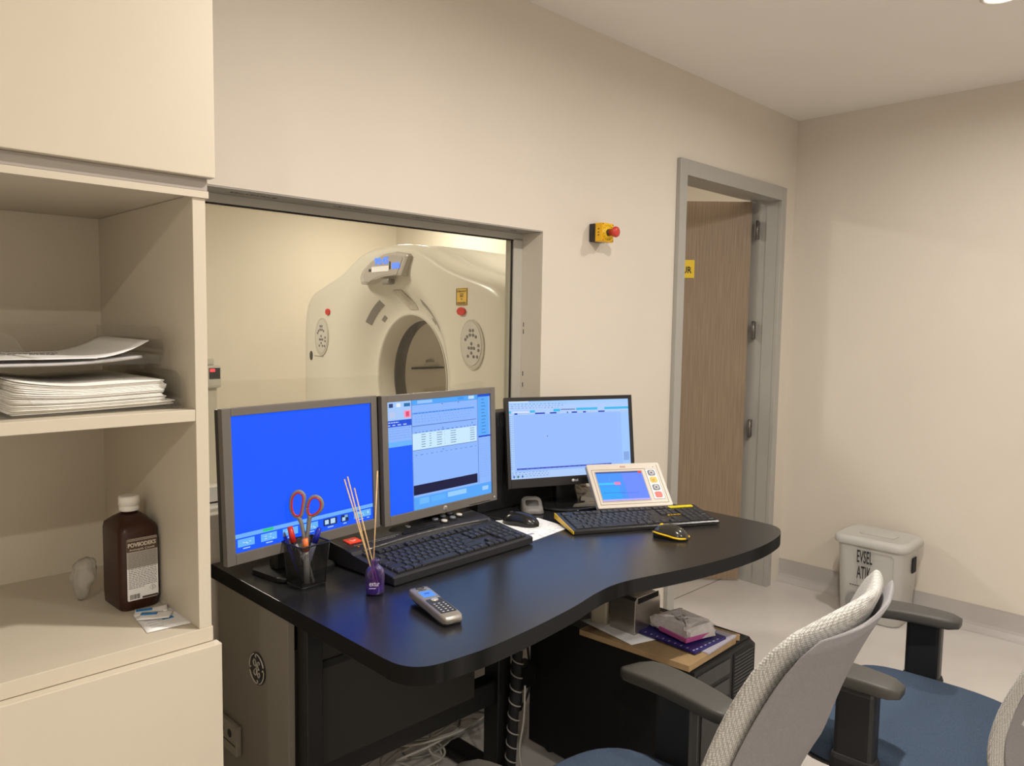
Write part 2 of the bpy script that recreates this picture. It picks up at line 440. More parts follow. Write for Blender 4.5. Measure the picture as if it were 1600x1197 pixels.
for x0, n in ((0.865, 9), (1.16, 8), (1.43, 5), (1.51, 4), (1.66, 3), (1.85, 2)):
    x = x0
    for k in range(n):
        l = rn.uniform(0.006, 0.014); b.box(x, 0.045 + rn.uniform(-.004, .004), WZ1 - 0.0046, x + l, 0.0475 + rn.uniform(0, .003), WZ1 - 0.0038); x += l + 0.004
for z in (1.12, 1.16, 1.31, 1.335):
    b.box(WX1 - 0.0008, 0.085, z, WX1 - 0.0002, 0.088, z + 0.016)
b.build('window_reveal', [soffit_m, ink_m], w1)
b = MB(); b.box(WX0, 0.002, WZ0 - 0.002, WX1 - 0.001, 0.0975, WZ0 + 0.034, r=0.003); b.build('window_sill', mat('sill_white', (0.7, 0.67, 0.6), 0.35), w1)

# downlight above the door area
t = thing('ceiling_downlight', 'round recessed downlight glowing in the white ceiling', 'ceiling light', (2.86, -1.13, HC))
b = MB(); b.lathe([(0.062, -0.0), (0.062, -0.004), (0.052, -0.008), (0.048, -0.003)], 32, cap=False); b.build('trim_ring', white_m, t)
b = MB(); b.lathe([(0.0475, -0.002), (0.0475, -0.004)], 32); b.build('diffuser', emis('lamp_glow', (255, 240, 220), 12), t)

# ================================================================== TALL CABINET
CX0, CX1, CY0, CY1 = -0.45, 0.535, -0.577, -0.002
cab = thing('storage_cabinet', 'tall cream laminate cabinet with an open middle niche and closed doors', 'cabinet', (0, 0, 0))
b = MB(); b.box(CX1 - 0.021, CY0, 0.826, CX1, CY1, 1.545, r=0.0008); b.build('side_panel', lam_m, cab)
b = MB(); b.box(CX0, CY0, 0.826, CX0 + 0.021, CY1, 1.545, r=0.0008); b.build('side_panel', lam_m, cab)
b = MB(); b.box(CX0 + 0.021, -0.11, 0.826, CX1 - 0.021, -0.095, 1.545); b.build('back_panel', lam_m, cab)
b = MB(); b.box(CX0 + 0.021, CY0 + 0.001, 1.178, CX1 - 0.021, -0.11, 1.197, r=0.0008); b.build('shelf', lam_m, cab)
b = MB(); b.box(CX0, CY0 - 0.001, 0.801, CX1 + 0.002, CY1, 0.826, r=0.0008); b.box(CX0, CY0 + 0.004, 0.02, CX1, CY1, 0.80)
b.build('base_carcass', lam_m, cab)
b = MB(); b.box(CX0, CY0 - 0.019, 0.03, CX1 + 0.009, CY0 + 0.002, 0.800, r=0.0015); b.build('door', lam_m, cab)
b = MB(); b.box(CX0, CY0 + 0.002, 1.5455, CX1, CY1, 2.39)
b.box(CX0, CY0 - 0.004, 1.541, CX1 + 0.004, CY0 + 0.006, 1.552); b.build('upper_carcass', lam_m, cab)
b = MB(); b.box(CX0, CY0 - 0.019, 1.572, CX1 + 0.009, CY0 + 0.001, 2.38, r=0.0015); b.build('door', lam_m, cab)
b = MB(); b.box(CX0, CY0 - 0.0035, 1.5525, CX1 + 0.002, CY0 + 0.0015, 1.5715)
b.build('handle_groove', mat('groove_aluminium', (0.38, 0.34, 0.30), 0.45), cab)

# ---- letter trays with paper
def tray(name, label, x0, x1, y0, y1, z, h, group):
    t = thing(name, label, 'letter tray', ((x0 + x1) / 2, (y0 + y1) / 2, z), 0, group)
    W, D = x1 - x0, y1 - y0
    b = MB(); b.box(-W / 2, -D / 2, 0, W / 2, D / 2, 0.0025); b.build('tray_floor', acrylic_m, t)
    for s in (-1, 1):
        b = MB()
        pts = [(-D / 2 + 0.0, 0.0025), (-D / 2 - 0.012, 0.012), (-D / 2 - 0.016, h * 0.45), (-D / 2 - 0.008, h * 0.85), (-D / 2 + 0.015, h), (D / 2, h), (D / 2, 0.0025)]
        b.prism(pts, 0, 0.0025, Matrix.Translation((s * W / 2 - 0.00125, 0, 0)) @ Matrix(((0, 0, 1, 0), (1, 0, 0, 0), (0, 1, 0, 0), (0, 0, 0, 1))))
        b.build('tray_side', acrylic_m, t)
    b = MB(); b.box(-W / 2, D / 2 - 0.0025, 0.0025, W / 2, D / 2, h); b.build('tray_back', acrylic_m, t)
    for s in (-1, 1):
        for yy in (-0.10, 0.12):
            if z > 1.25: b = MB(); b.cyl((s * (W / 2 - 0.006), yy, -0.0105), (s * (W / 2 - 0.006), yy, 0), 0.004, n=8); b.build('riser', acrylic_m, t)
    b = MB(); n = 12
    pts = [(-W / 2, 0.002), (W / 2, 0.002), (W / 2, 0.012)] + [(W / 2 - 0.02 * k / 4, 0.012 + 0.002 * k) for k in range(1, 3)] + [(-W / 2 + 0.12, 0.010), (-W / 2 + 0.085, 0.018), (-W / 2 + 0.07, h * 0.7), (-W / 2 + 0.05, h * 0.9), (-W / 2, h * 0.9)]
    b.prism(pts, 0, 0.002, UP @ Matrix.Translation((0, 0, D / 2))); b.build('tray_front', acrylic_m, t)
    return t
tray('letter_tray', 'lower clear acrylic letter tray on the shelf, holding the thick paper stack', 0.205, 0.500, -0.545, -0.20, 1.1975, 0.062, 'clear letter trays on the shelf')
tray('letter_tray', 'upper clear acrylic letter tray holding a few sheets', 0.205, 0.483, -0.515, -0.19, 1.270, 0.062, 'clear letter trays on the shelf')
# thick stack: bulging sheets, about forty sheets drawn as one ream in loose layers
b = MB(); rn = random.Random(2); NS = 17
for k in range(NS):
    f = k / (NS - 1)
    ox, oy = rn.uniform(-0.004, 0.003), rn.uniform(-0.004, 0.004)
    x1 = 0.481 + (0.014 if k < 3 else 0) + rn.uniform(-0.002, 0.002)
    x0 = 0.262 + 0.008 * f
    def fn(u, v, f=f, ox=ox, oy=oy, x0=x0, x1=x1):
        x = x0 + (x1 - x0) * u + ox
        y = -0.535 + 0.30 * v + oy
        sag = 0.036 * f + 0.014 * f * (max(0, 1 - u / 0.45)) ** 1.6 + 0.007 * f * u
        return (x, y, 1.2025 + sag + 0.004 * (1 - f) * u ** 2)
    b.sheet(fn, 14, 2, 0.0019)
st = b.build('paper_stack', [mat('aged_paper', (0.90, 0.88, 0.83), 0.8, noise=0.06, nscale=30)]); tag(st, 'thick curling stack of white paper in the lower letter tray', 'paper stack')
def papersheet(name, label, cat, fn, nu=12, nv=8, marks=None, mats=None, group=None, th=0.0006):
    b = MB(); b.sheet(fn, nu, nv, th)
    if marks: b.mi = 1; marks(b)
    o = b.build(name, mats or [paper_m, ink_m]); tag(o, label, cat, group); return o
def upfn(dz, x0, x1, y0, tip):
    return lambda u, v: (x0 + (x1 - x0) * u, y0 + 0.26 * v + 0.02 * u, 1.2755 + dz + tip * max(0, u - 0.45) ** 2 + 0.002 * v)
papersheet('paper_sheet', 'grey sagging folder sheet at the bottom of the upper tray', 'paper', upfn(0, 0.21, 0.455, -0.53, 0.03), th=0.004, mats=[mat('folder_grey', (0.5, 0.49, 0.5), 0.6), ink_m])
papersheet('paper_sheet', 'curled blank white sheet lifting at the right of the upper tray', 'paper', upfn(0.0065, 0.30, 0.468, -0.525, 0.09))
rn = random.Random(8)
def marks(b):
    def pz(u): return 1.2755 + 0.0055 + 0.0085 * 0 + 0.0011
    for j, (y, x0, x1) in enumerate(((-0.29, 0.235, 0.30), (-0.29, 0.31, 0.34), (-0.32, 0.25, 0.275), (-0.35, 0.23, 0.28), (-0.35, 0.30, 0.37), (-0.40, 0.23, 0.30), (-0.40, 0.32, 0.35))):
        x = x0
        while x < x1:
            l = rn.uniform(0.003, 0.008); b.box(x, y, 1.2835, x + l, y + 0.004, 1.2841); x += l + 0.002
papersheet('paper_sheet', 'printed form with handwriting lying in the upper tray', 'paper', lambda u, v: (0.21 + 0.175 * u, -0.52 + 0.29 * v, 1.2822), marks=marks)

# ---- brown bottle
bt = thing('antiseptic_bottle', 'brown square plastic bottle with white cap and printed label', 'bottle', (0.475, -0.370, 0.826), R_(2))
b = MB()
prof = [(0.060, 0.088, 0.0), (0.066, 0.094, 0.003), (0.068, 0.096, 0.02), (0.068, 0.096, 0.140), (0.064, 0.092, 0.150), (0.050, 0.070, 0.1605), (0.034, 0.036, 0.167), (0.029, 0.029, 0.168)]
b.loft([[(x, y, z) for x, y in rrect(w_, d_, min(w_, d_) * (0.22 if z < 0.155 else 0.49), 4)] for w_, d_, z in prof]); b.cyl((0, 0, .167), (0, 0, .180), .0135, n=20)
b.build('bottle_body', mat('amber_plastic', (0.036, 0.012, 0.006), 0.34, spec=0.4), bt)
b = MB(); b.lathe([(0.0165, 0.172), (0.0170, 0.174), (0.0170, 0.180), (0.0160, 0.1805), (0.0160, 0.182), (0.0180, 0.1825), (0.0180, 0.196), (0.0165, 0.199), (0.012, 0.199)], 28); b.build('bottle_cap', white_m, bt)
b = MB(); LM = UP @ Matrix.Translation((0, 0, 0.0482))
b.prism(rrect(0.053, 0.112, 0.002, 2, 0.003, 0.075), 0, 0.0004, LM)
b.mi = 1; b.prism(rrect(0.053, 0.024, 0.001, 2, 0.003, 0.119), 0.0004, 0.0007, LM); b.box(-.0015+.003, -0.0482-.0008, .0198, .0288, -.0482-.0003, .0235)
b.mi = 2; b.prism(rrect(0.053, 0.030, 0.001, 2, 0.003, 0.092), 0.0004, 0.0006, LM)
b.mi = 3
b.text('POVIIODEKS', -0.0215, 0.1155, 0.048, 0.0075, LM @ Matrix.Translation((0, 0, 0.0006)), bold=0.03)
b.text('Antiseptik Çözelti', -0.019, 0.1082, 0.043, 0.0045, LM @ Matrix.Translation((0, 0, 0.0006)))
b.box(-0.0225, -0.0492, 0.1268, 0.0285, -0.0488, 0.1275); b.box(-0.0225, -0.0492, 0.1292, 0.0285, -0.0488, 0.1299)
b.mi = 4; rn = random.Random(3)
for r in range(21):
    z = 0.103 - r * 0.0031
    if 0.0345 < z < 0.0415: pass
    x = -0.021
    xe = 0.027 if z > 0.042 else 0.006
    while x < xe:
        l = rn.uniform(0.002, 0.007); b.box(x, -0.0492, z, min(x + l, xe), -0.0488, z + 0.0011); x += l + 0.0012
for k in range(14):
    b.box(-0.0195 + k * 0.00125, -0.0492, 0.0215, -0.0195 + k * 0.00125 + rn.choice((0.0004, 0.0008)), -0.0488, 0.030)
b.tube([(0.0195 + 0.0055 * math.cos(a * PI / 2), -0.0489, 0.0365 + 0.0055 * math.sin(a * PI / 2)) for a in range(5)], 0.0003, 4)
b.text('!', 0.0189, 0.0335, 0.0012, 0.006, LM @ Matrix.Translation((0, 0, 0.0006)), bold=0.03)
b.build('bottle_label', [paper_m, mat('label_brown', (0.075, 0.045, 0.03), 0.5), mat('label_grey', (0.38, 0.35, 0.31), 0.5), mat('label_cream', (0.62, 0.55, 0.45), 0.5), mat('label_ink', (0.22, 0.21, 0.2), 0.6)], bt)
# plastic bag
b = MB(); rn = random.Random(5)
b.ell((0.415, -0.300, 0.866), (0.024, 0.028, 0.0385), 28, 22, jitter=0.04, rnd=rn)
for v in b.bm.verts:
    dz = (v.co.z - .866) / .04; k = 1 + .09 * math.sin(160 * v.co.x + 190 * v.co.z) + .10 * math.sin(210 * v.co.y - 130 * v.co.z)
    v.co.x = .415 + .006 * dz + (v.co.x - .415) * k * (.78 + .3 * dz); v.co.y = -.300 + (v.co.y + .300) * k
tag(b.build('plastic_bag', bag_m), 'crumpled clear plastic bag behind the brown bottle', 'bag')
# leaflet and sachets
blue_m = mat('sachet_blue', (0.02, 0.22, 0.55), 0.5)
b = MB(); M = TR(0.487, -0.488, 0.8265, R_(-6)); b.sheet(lambda u, v: ((u - .5) * 0.075, (v - .5) * 0.105, 0.0008 + 0.0006 * math.sin(u * 3)), 6, 6, 0.0004, M=M)
b.mi = 1; b.box(-0.012, -0.045, 0.0016, 0.006, -0.036, 0.0022, M=TR(0.50, -0.455, 0.8265, R_(-6)))
b.mi = 2
for r in range(5): b.box(-0.028, 0.01 - r * 0.012, 0.0014, -0.008 + 0.004 * (r % 2), 0.0115 - r * 0.012, 0.0019, M=M)
tag(b.build('leaflet', [paper_m, blue_m, mat('pale_ink', (0.5, 0.5, 0.52), 0.7)]), 'white printed leaflet lying flat in front of the brown bottle', 'paper')
for i, (x, y, z, a, lb) in enumerate(((0.482, -0.448, 0.8292, -20, 'blue-banded white sachet nearest the bottle base'), (0.478, -0.478, 0.8310, -32, 'small folded white sachet on top of the leaflet'))):
    M = TR(x, y, z, R_(a)); b = MB()
    b.sheet(lambda u, v: ((u - .5) * 0.052, (v - .5) * 0.036, 0.001 + 0.006 * max(0, u - .5) * (1 if i == 0 else .4)), 8, 4, 0.0008, M=M)
    b.mi = 1; b.box(-0.024, 0.002, 0.0012, 0.002, 0.011, 0.0022, M=M)
    tag(b.build('sachet', [paper_m, blue_m]), lb, 'sachet', 'white sachets on the leaflet')
# ================================================================== DESK
desk = thing('control_desk', 'black wave-fronted desk with a dark steel underframe', 'desk')
front = [(0.850, -0.817), (0.93, -0.824), (1.01, -0.822), (1.12, -0.812), (1.229, -0.797), (1.31, -0.780), (1.379, -0.771), (1.43, -0.773), (1.483, -0.783), (1.581, -0.808), (1.689, -0.831), (1.82, -0.848), (1.954, -0.853), (2.06, -0.842), (2.12, -0.826), (2.165, -0.80), (2.188, -0.763), (2.195, -0.70)]
fs = [(p.x, p.y) for p in smooth_path([(x, y, 0) for x, y in front], 4)]
corner = [(p.x, p.y) for p in smooth_path([(0.780, -0.735, 0), (0.7815, -0.757, 0), (0.788, -0.779, 0), (0.801, -0.797, 0), (0.822, -0.810, 0), (0.850, -0.817, 0)], 4)][:-1]
poly = [(0.780, -0.004)] + corner + fs + [(2.195, -0.004)]
b = MB(); b.prism(poly, ZD - 0.035, ZD, bevel=0.0015)
b.bm.normal_update()
for f in b.bm.faces:
    if abs(f.normal.z) < 0.5: f.material_index = 1; f.smooth = True
b.build('desktop', [desk_m, deskedge_m], desk)
b = MB(); b.box(1.485, -0.30, 0.03, 1.535, -0.24, 0.709, r=0.003); b.build('leg', steel_black, desk)
b = MB(); b.box(1.475, -0.72, 0.0, 1.545, -0.06, 0.035, r=0.008); b.build('foot', steel_black, desk)
b = MB(); b.box(0.855, -0.285, 0.245, 1.66, -0.235, 0.315, r=0.003); b.build('cross_beam', steel_black, desk)
b = MB(); b.box(0.87, -0.60, 0.645, 1.45, -0.24, 0.708, r=0.003); b.build('under_tray', matte_black, desk)
b = MB(); b.box(0.806, -0.415, 0.036, 0.846, -0.374, 0.709, r=0.003); b.build('leg', steel_black, desk)
b = MB(); b.box(0.806, -0.70, 0.0, 0.853, -0.06, 0.035, r=0.008); b.build('foot', steel_black, desk)
b = MB(); b.box(2.05, -0.30, 0.0, 2.10, -0.24, 0.709, r=0.003); b.build('leg', steel_black, desk)
# pedestal with the round monogram
ped = thing('console_pedestal', 'dark equipment pedestal with a round monogram badge, under the left end of the desk', 'equipment cabinet', (0, 0, 0))
pgrey = mat('pedestal_grey', (0.20, 0.18, 0.145), 0.5, noise=0.03, nscale=6)
b = MB(); b.box(0.786, -0.372, 0.0, 0.802, -0.030, 0.706, r=0.001); b.build('side_panel', pgrey, ped)
b = MB(); b.box(0.8025, -0.365, 0.345, 1.335, -0.03, 0.635, r=0.004); b.build('cabinet_body', mat('pedestal_black', (0.018, 0.016, 0.014), 0.5), ped)
b = MB(); b.box(0.87, -0.3685, 0.572, 1.00, -0.3645, 0.590, r=0.001); b.box(1.07, -0.3685, 0.572, 1.22, -0.3645, 0.590, r=0.001); b.build('grip_slot', matte_black, ped)
BM = TR(0.7858, -0.235, 0.556) @ Matrix(((0, 0, -1, 0), (-1, 0, 0, 0), (0, 1, 0, 0), (0, 0, 0, 1)))  # face -X: local x -> -Y
b = MB(); b.cyl((0, 0, 0), (0, 0, 0.003), 0.037, n=32, M=BM)
b.mi = 1
def arc(r, a0, a1, cx=0, cy=0, n=10, z=0.0034): return [(cx + r * math.cos(R_(a0 + (a1 - a0) * i / n)), cy + r * math.sin(R_(a0 + (a1 - a0) * i / n)), z) for i in range(n + 1)]
for k in range(4): b.tube(arc(0.034, 20 + 90 * k, 92 + 90 * k), 0.0014, 5, M=BM); 
for k in range(4): b.tube(smooth_path([arc(0.034, 92 + 90 * k, 93 + 90 * k)[0], arc(0.030, 100 + 90 * k, 101 + 90 * k)[0], arc(0.0265, 93 + 90 * k, 94 + 90 * k)[0]], 3), 0.0013, 5, M=BM)
b.tube(smooth_path([(-0.004, 0.017, .0034), (-0.011, 0.019, .0034), (-0.015, 0.012, .0034), (-0.010, 0.005, .0034), (-0.003, 0.008, .0034), (-0.003, 0.016, .0034), (-0.001, 0.006, .0034), (0.0, -0.006, .0034), (-0.004, -0.016, .0034), (-0.012, -0.014, .0034), (-0.011, -0.006, .0034), (-0.002, 0.0, .0034)], 4), 0.0012, 5, M=BM)
b.tube(smooth_path([(0.012, 0.012, .0034), (0.014, 0.017, .0034), (0.008, 0.018, .0034), (0.004, 0.012, .0034), (0.008, 0.004, .0034), (0.013, 0.001, .0034), (0.006, 0.0, .0034), (0.003, -0.009, .0034), (0.009, -0.018, .0034), (0.015, -0.012, .0034), (0.012, -0.006, .0034), (0.008, -0.010, .0034)], 4), 0.0012, 5, M=BM)
b.build('badge', [mat('badge_black', (0.02, 0.02, 0.02), 0.3), mat('badge_silver', (0.6, 0.57, 0.5), 0.3)], ped)
# wall socket
ws = thing('power_socket', 'cream double power socket low on the pedestal side, beside the cabinet door', 'socket', (0.7855, -0.095, 0.348))
b = MB(); b.box(-0.014, -0.055, -0.036, 0.0, 0.065, 0.036, r=0.003); b.build('socket_box', mat('socket_cream', (0.26, 0.24, 0.19), 0.5), ws)
b = MB(); b.box(-0.0146, -0.050, -0.012, -0.0135, 0.060, -0.009); b.cyl((-0.0148, -0.02, 0.012), (-0.0130, -0.02, 0.012), 0.010, n=14); b.cyl((-0.0148, 0.02, 0.012), (-0.0130, 0.02, 0.012), 0.010, n=14); b.build('socket_face', ink_m, ws)

# ---- monitors
def screen_mesh(name, W, H, rects, parent, M, base):
    mats = [base]; idx = {}
    b = MB(); b.prism([(-W / 2, -H / 2), (W / 2, -H / 2), (W / 2, H / 2), (-W / 2, H / 2)], -0.0005, 0, M)
    for k, (u0, v0, u1, v1, rgb) in enumerate(rects):      # u to the right, v downwards, 0..1
        if rgb not in idx:
            idx[rgb] = len(mats); mats.append(emis('screen_%d_%d_%d' % rgb, rgb, 1.0))
        b.mi = idx[rgb]; z = 0.00004 * (k % 400 + 1) if k < 12 else 0.0006 + 0.000002 * k
        x0, x1, y0, y1 = (u0 - .5) * W, (u1 - .5) * W, (.5 - v1) * H, (.5 - v0) * H
        t = bmesh.new(); t.faces.new([t.verts.new(p) for p in ((x0, y0, z), (x1, y0, z), (x1, y1, z), (x0, y1, z))]); b._take(t, M, False)
    return b.build(name, mats, parent)
def textrow(rn, u0, u1, v, h, rgb, lo=0.006, hi=0.02, gap=0.006):
    out = []; u = u0
    while u < u1:
        l = rn.uniform(lo, hi); out.append((u, v, min(u + l, u1), v + h, rgb)); u += l + gap
    return out
def monitor(name, label, W, H, loc, yaw, tilt, bz, shell, depth, rects, base, stand, pre=None):
    t = thing(name, label, 'monitor', loc, yaw)
    Mt = Euler((tilt, 0, 0)).to_matrix().to_4x4()
    L, Rr, T, B_ = bz
    b = MB()
    x0, x1, z0, z1 = -W / 2 - L, W / 2 + Rr, -H / 2 - B_, H / 2 + T
    # bezel ring
    for (a, c, d_, e) in ((x0, z0, -W / 2, z1), (W / 2, z0, x1, z1), (-W / 2, H / 2, W / 2, z1), (-W / 2, z0, W / 2, -H / 2)):
        b.box(a, -0.006, c, d_, 0.010, e, r=0.0012, M=Mt)
    b.build('bezel', shell[0], t)
    b = MB(); b.box(x0 + 0.002, 0.0095, z0 + 0.002, x1 - 0.002, depth * 0.5, z1 - 0.002, r=0.003, M=Mt)
    b.box(x0 + W * 0.15, depth * 0.45, z0 + H * 0.15, x1 - W * 0.15, depth, z1 - H * 0.15, r=0.008, M=Mt); b.build('back_shell', shell[1], t)
    screen_mesh('screen', W, H, rects, t, Mt @ UP @ Matrix.Translation((0, 0, 0.0005)), base)
    stand(t, Mt, z0, depth)
    if pre: pre(t, Mt, x0, x1, z0, z1)
    return t
BLUE = (18, 88, 255)
rn = random.Random(11)
r1 = [(0, 0, 1, 1, BLUE), (0, 0.865, 1, 0.895, (110, 175, 250)), (0.18, 0.868, 0.25, 0.889, (40, 205, 130))]
for u, im in ((0.02, 0), (0.165, 0), (0.31, 0), (0.455, 0), (0.60, 1), (0.735, 2), (0.84, 0), (0.93, 0)):
    w_ = 0.105 if im != 2 else 0.06
    if u + w_ > 1: w_ = 0.98 - u
    r1.append((u, 0.905, u + w_, 0.962, (105, 180, 250) if im == 0 else (20, 40, 90)))
    if im == 1: r1 += [(u + .012, .915, u + .04, .95, (185, 220, 250)), (u + .055, .912, u + .09, .952, (185, 220, 250))]
    elif im == 2: r1 += [(u + .01, .925, u + .035, .955, (170, 210, 240)), (u + .03, .908, u + .055, .93, (120, 170, 220))]
    else:
        for k in range(5):
            a, c = u + rn.uniform(0.02, w_ - 0.03), rn.uniform(.912, .948); r1.append((a, c, a + .012, c + .006, (190, 225, 255)))
    r1.append((u + w_ * .3, 0.972, u + w_ * .72, 0.98, (170, 205, 255)))
LB, MBL, PB, WHT = (135, 175, 252), (85, 160, 250), (120, 160, 235), (205, 232, 255)
r2 = [(0, 0, 1, 1, (140, 182, 255)), (0, 0.40, 0.215, 1, (22, 95, 255)), (0, 0.0, 0.215, 0.165, (165, 200, 250)), (0, 0.165, 0.215, 0.222, (25, 80, 215)),
      (0, 0.355, 0.215, 0.40, (105, 180, 252)), (0.22, 0, 0.87, 0.045, (80, 165, 250)), (0.87, 0, 1, 0.025, (30, 80, 210)), (0.87, .025, .985, .415, (90, 170, 252)),
      (0.22, 0.305, 0.85, 0.455, (200, 232, 255)), (0.22, 0.885, 1, 1, (85, 165, 250)), (0.22, 0.775, 0.85, 0.865, (16, 18, 60)), (0.87, .41, 1, .425, (25, 60, 190)),
      (0.15, 0.085, 0.21, 0.15, (250, 150, 185)), (0.165, .095, .195, .14, (220, 80, 120)), (0.02, .015, .055, .05, (40, 60, 120)), (0.085, .015, .12, .05, (225, 235, 250)), (0.15, .02, .205, .05, (30, 110, 170)), (0.025, .09, .07, .14, (185, 200, 235)),
      (0.22, .045, .86, .047, (60, 90, 160)), (0.22, .235, .85, .240, (50, 80, 150)), (0.22, .455, .85, .459, (60, 90, 150)), (0.215, 0, .219, 1, (60, 90, 170)), (0.862, 0, .866, 0.87, (60, 90, 170)),
      (0.27, .008, .41, .036, (150, 195, 250)), (0.77, .006, .83, .036, (190, 220, 250)), (0.66, .01, .72, .034, (60, 150, 240)), (0.22, .115, .83, .130, (95, 160, 245)),
      (0.27, .90, .36, .955, (110, 185, 252)), (0.38, .905, .52, .955, (95, 175, 252)), (0.54, .90, .73, .945, (150, 205, 252)), (0.90, .915, .965, .955, (160, 205, 250))]
for k in range(3): r2 += textrow(rn, 0.25, 0.80, 0.150 + .025 * k, 0.004, (105, 135, 200), .004, .012, .02)
r2 += textrow(rn, 0.24, 0.82, 0.12, 0.005, (60, 100, 190), .01, .03, .012)
r2 += textrow(rn, 0.24, 0.84, 0.293, 0.006, (70, 100, 180), .01, .03, .02)
for k in range(6):
    for (a, c) in ((.30, .345), (.375, .40), (.445, .50), (.52, .53), (.58, .64), (.78, .835)): r2.append((a, .318 + .022 * k, c - rn.uniform(0, .01), .324 + .022 * k, (105, 130, 165)))
r2 += textrow(rn, 0.24, 0.84, 0.50, 0.004, (70, 100, 180), .008, .03, .03)
for k in range(11): r2.append((.905, .05 + .033 * k, .945 + rn.uniform(-.01, .01), .055 + .033 * k, (50, 80, 150)))
for k in range(17): r2 += textrow(rn, 0.88, 0.975, 0.445 + .023 * k, 0.003, (120, 145, 200), .004, .015, .01)
for k in range(5): r2 += textrow(rn, 0.02, 0.2, 0.235 + .022 * k, 0.003, (100, 125, 185), .006, .015, .008)
r2 += textrow(rn, 0.01, 0.10, 0.178, 0.008, (200, 220, 250), .01, .02, .005) + textrow(rn, 0.0, 0.17, 0.202, 0.008, (200, 220, 250), .02, .03, .02)
for u, v in ((.50, .052), (.66, .052), (.50, .275), (.50, .478), (.80, .265)): r2.append((u, v, u + .008, v + .008, (30, 50, 110)))
r3 = [(0, 0, 1, 1, (152, 190, 255)), (0, 0, 1, .05, (165, 205, 255)), (0.0, .0, .16, .012, (235, 245, 255)), (0, .05, 1, .17, (175, 205, 252)), (0.04, .2, .9, .9, (152, 188, 254)), (0.93, .17, 1, .9, (160, 200, 254)), (0, .91, 1, 1, (175, 205, 250)), (0, .17, .035, .92, (170, 205, 254)),
      (.55, .105, .73, .135, (60, 185, 235)), (.79, .105, 1, .135, (60, 185, 235)), (.17, .12, .21, .15, (60, 185, 235)), (.36, .11, .415, .145, (60, 185, 235)), (0, .125, .02, .16, (60, 185, 235)),
      (.03, .13, .165, .15, (205, 225, 250)), (.42, .115, .54, .125, (60, 80, 140)), (.05, .865, .83, .883, (38, 50, 175)), (.94, .72, .99, .84, (140, 175, 235))]
for a, c, col in ((.0, .03, 0), (.045, .07, 1), (.08, .16, 0), (.21, .29, 1), (.33, .385, 1), (.39, .42, 0), (.47, .48, 1), (.51, .555, 1), (.56, .60, 0), (.605, .63, 1), (.64, .71, 0), (.735, .79, 1), (.93, .99, 0)):
    r3.append((a, .152, c, .170, (40, 55, 180) if col else (200, 218, 250)))
    if not col: r3 += textrow(rn, a, c, .158, .005, (60, 70, 130), .004, .01, .004)
for v in (.035, .06, .085): r3 += textrow(rn, .02, .5 - v, v, .006, (110, 135, 200), .006, .02, .015)
for k in range(28): r3.append((.006, .19 + .025 * k, .014, .196 + .025 * k, (70, 90, 150))); r3.append((.022, .19 + .025 * k, .03, .195 + .025 * k, (110, 130, 190)))
for k in range(3): r3 += textrow(rn, .01, .3, .915 + .025 * k, .006, (110, 135, 190), .008, .02, .012)
for k in range(5): r3 += textrow(rn, .945, .985, .735 + .02 * k, .004, (100, 130, 190), .006, .012, .004)
r3 += textrow(rn, .06, .8, .872, .004, (120, 140, 225), .01, .05, .01)
r3.append((.30, .455, .306, .47, (80, 95, 130)))
for u, v, l in ((.02, .955, .01), (.05, .955, .012), (.085, .955, .01)): r3.append((u, v, u + l, v + .028, (40, 90, 170) if u != .05 else (40, 120, 100)))
def hp_stand(t, Mt, z0, depth):
    zb = ZD - t.location.z
    b = MB(); b.box(-0.05, depth - 0.005, zb + 0.011, 0.05, depth + 0.03, 0.03, r=0.006); b.build('stand_neck', black_m, t)
    b = MB(); b.prism(rrect(0.165, 0.14, 0.03, 5, 0, 0.055) if t.location.x < 1 else rrect(0.26, 0.088, 0.03, 5, 0, 0.125), zb + 0.0005, zb + 0.012, bevel=0.003); b.build('stand_base', black_m, t)
hpg = mat('monitor_grey', (0.17, 0.155, 0.14), 0.4, metal=0.2)
def hp_logo(t, Mt, x0, x1, z0, z1):
    b = MB(); M = Mt @ UP @ Matrix.Translation((0.0, z0 + 0.0125, 0.0062))
    b.cyl((0, 0, 0), (0, 0, 0.0006), 0.0075, n=24, M=M)
    b.mi = 1; b.text('hp', -0.0045, -0.0045, 0.009, 0.010, M @ Matrix.Translation((0, 0, 0.0007)) @ Matrix(((1, .2, 0, 0), (0, 1, 0, 0), (0, 0, 1, 0), (0, 0, 0, 1))))
    b.build('maker_badge', [mat('badge_light', (0.45, 0.42, 0.38), 0.4), hpg], t)
    b = MB(); b.cyl((x1 - 0.012, -0.0065, z0 + 0.012), (x1 - 0.012, -0.0055, z0 + 0.012), 0.0016, n=8, M=Mt); b.build('power_light', emis('led_white', (220, 235, 255), 1.5), t)
    b = MB(); b.box(x0 + .11, -0.0064, z0 + 0.004, x0 + 0.16, -0.0058, z0 + 0.006, M=Mt) if False else b.box(x1 - 0.12, -0.0064, z0 + 0.003, x1 - 0.03, -0.0058, z0 + 0.0055, M=Mt); b.build('bezel_buttons', black_m, t)
m1 = monitor('monitor', 'grey framed monitor with a plain bright blue desktop, leftmost on the desk', 0.395, 0.2965, (0.914, -0.236, 0.991), R_(7.6), R_(-2.6), (0.0215, 0.019, 0.018, 0.024), (hpg, black_m), 0.055, r1, emis('screen_base', BLUE), hp_stand)
m2 = monitor('monitor', 'grey framed monitor showing white patient lists and a blue side column', 0.395, 0.2965, (1.352, -0.201, 0.990), R_(4.6), R_(-2.6), (0.019, 0.019, 0.018, 0.024), (hpg, black_m), 0.055, r2, MATS['screen_base'], hp_stand, hp_logo)
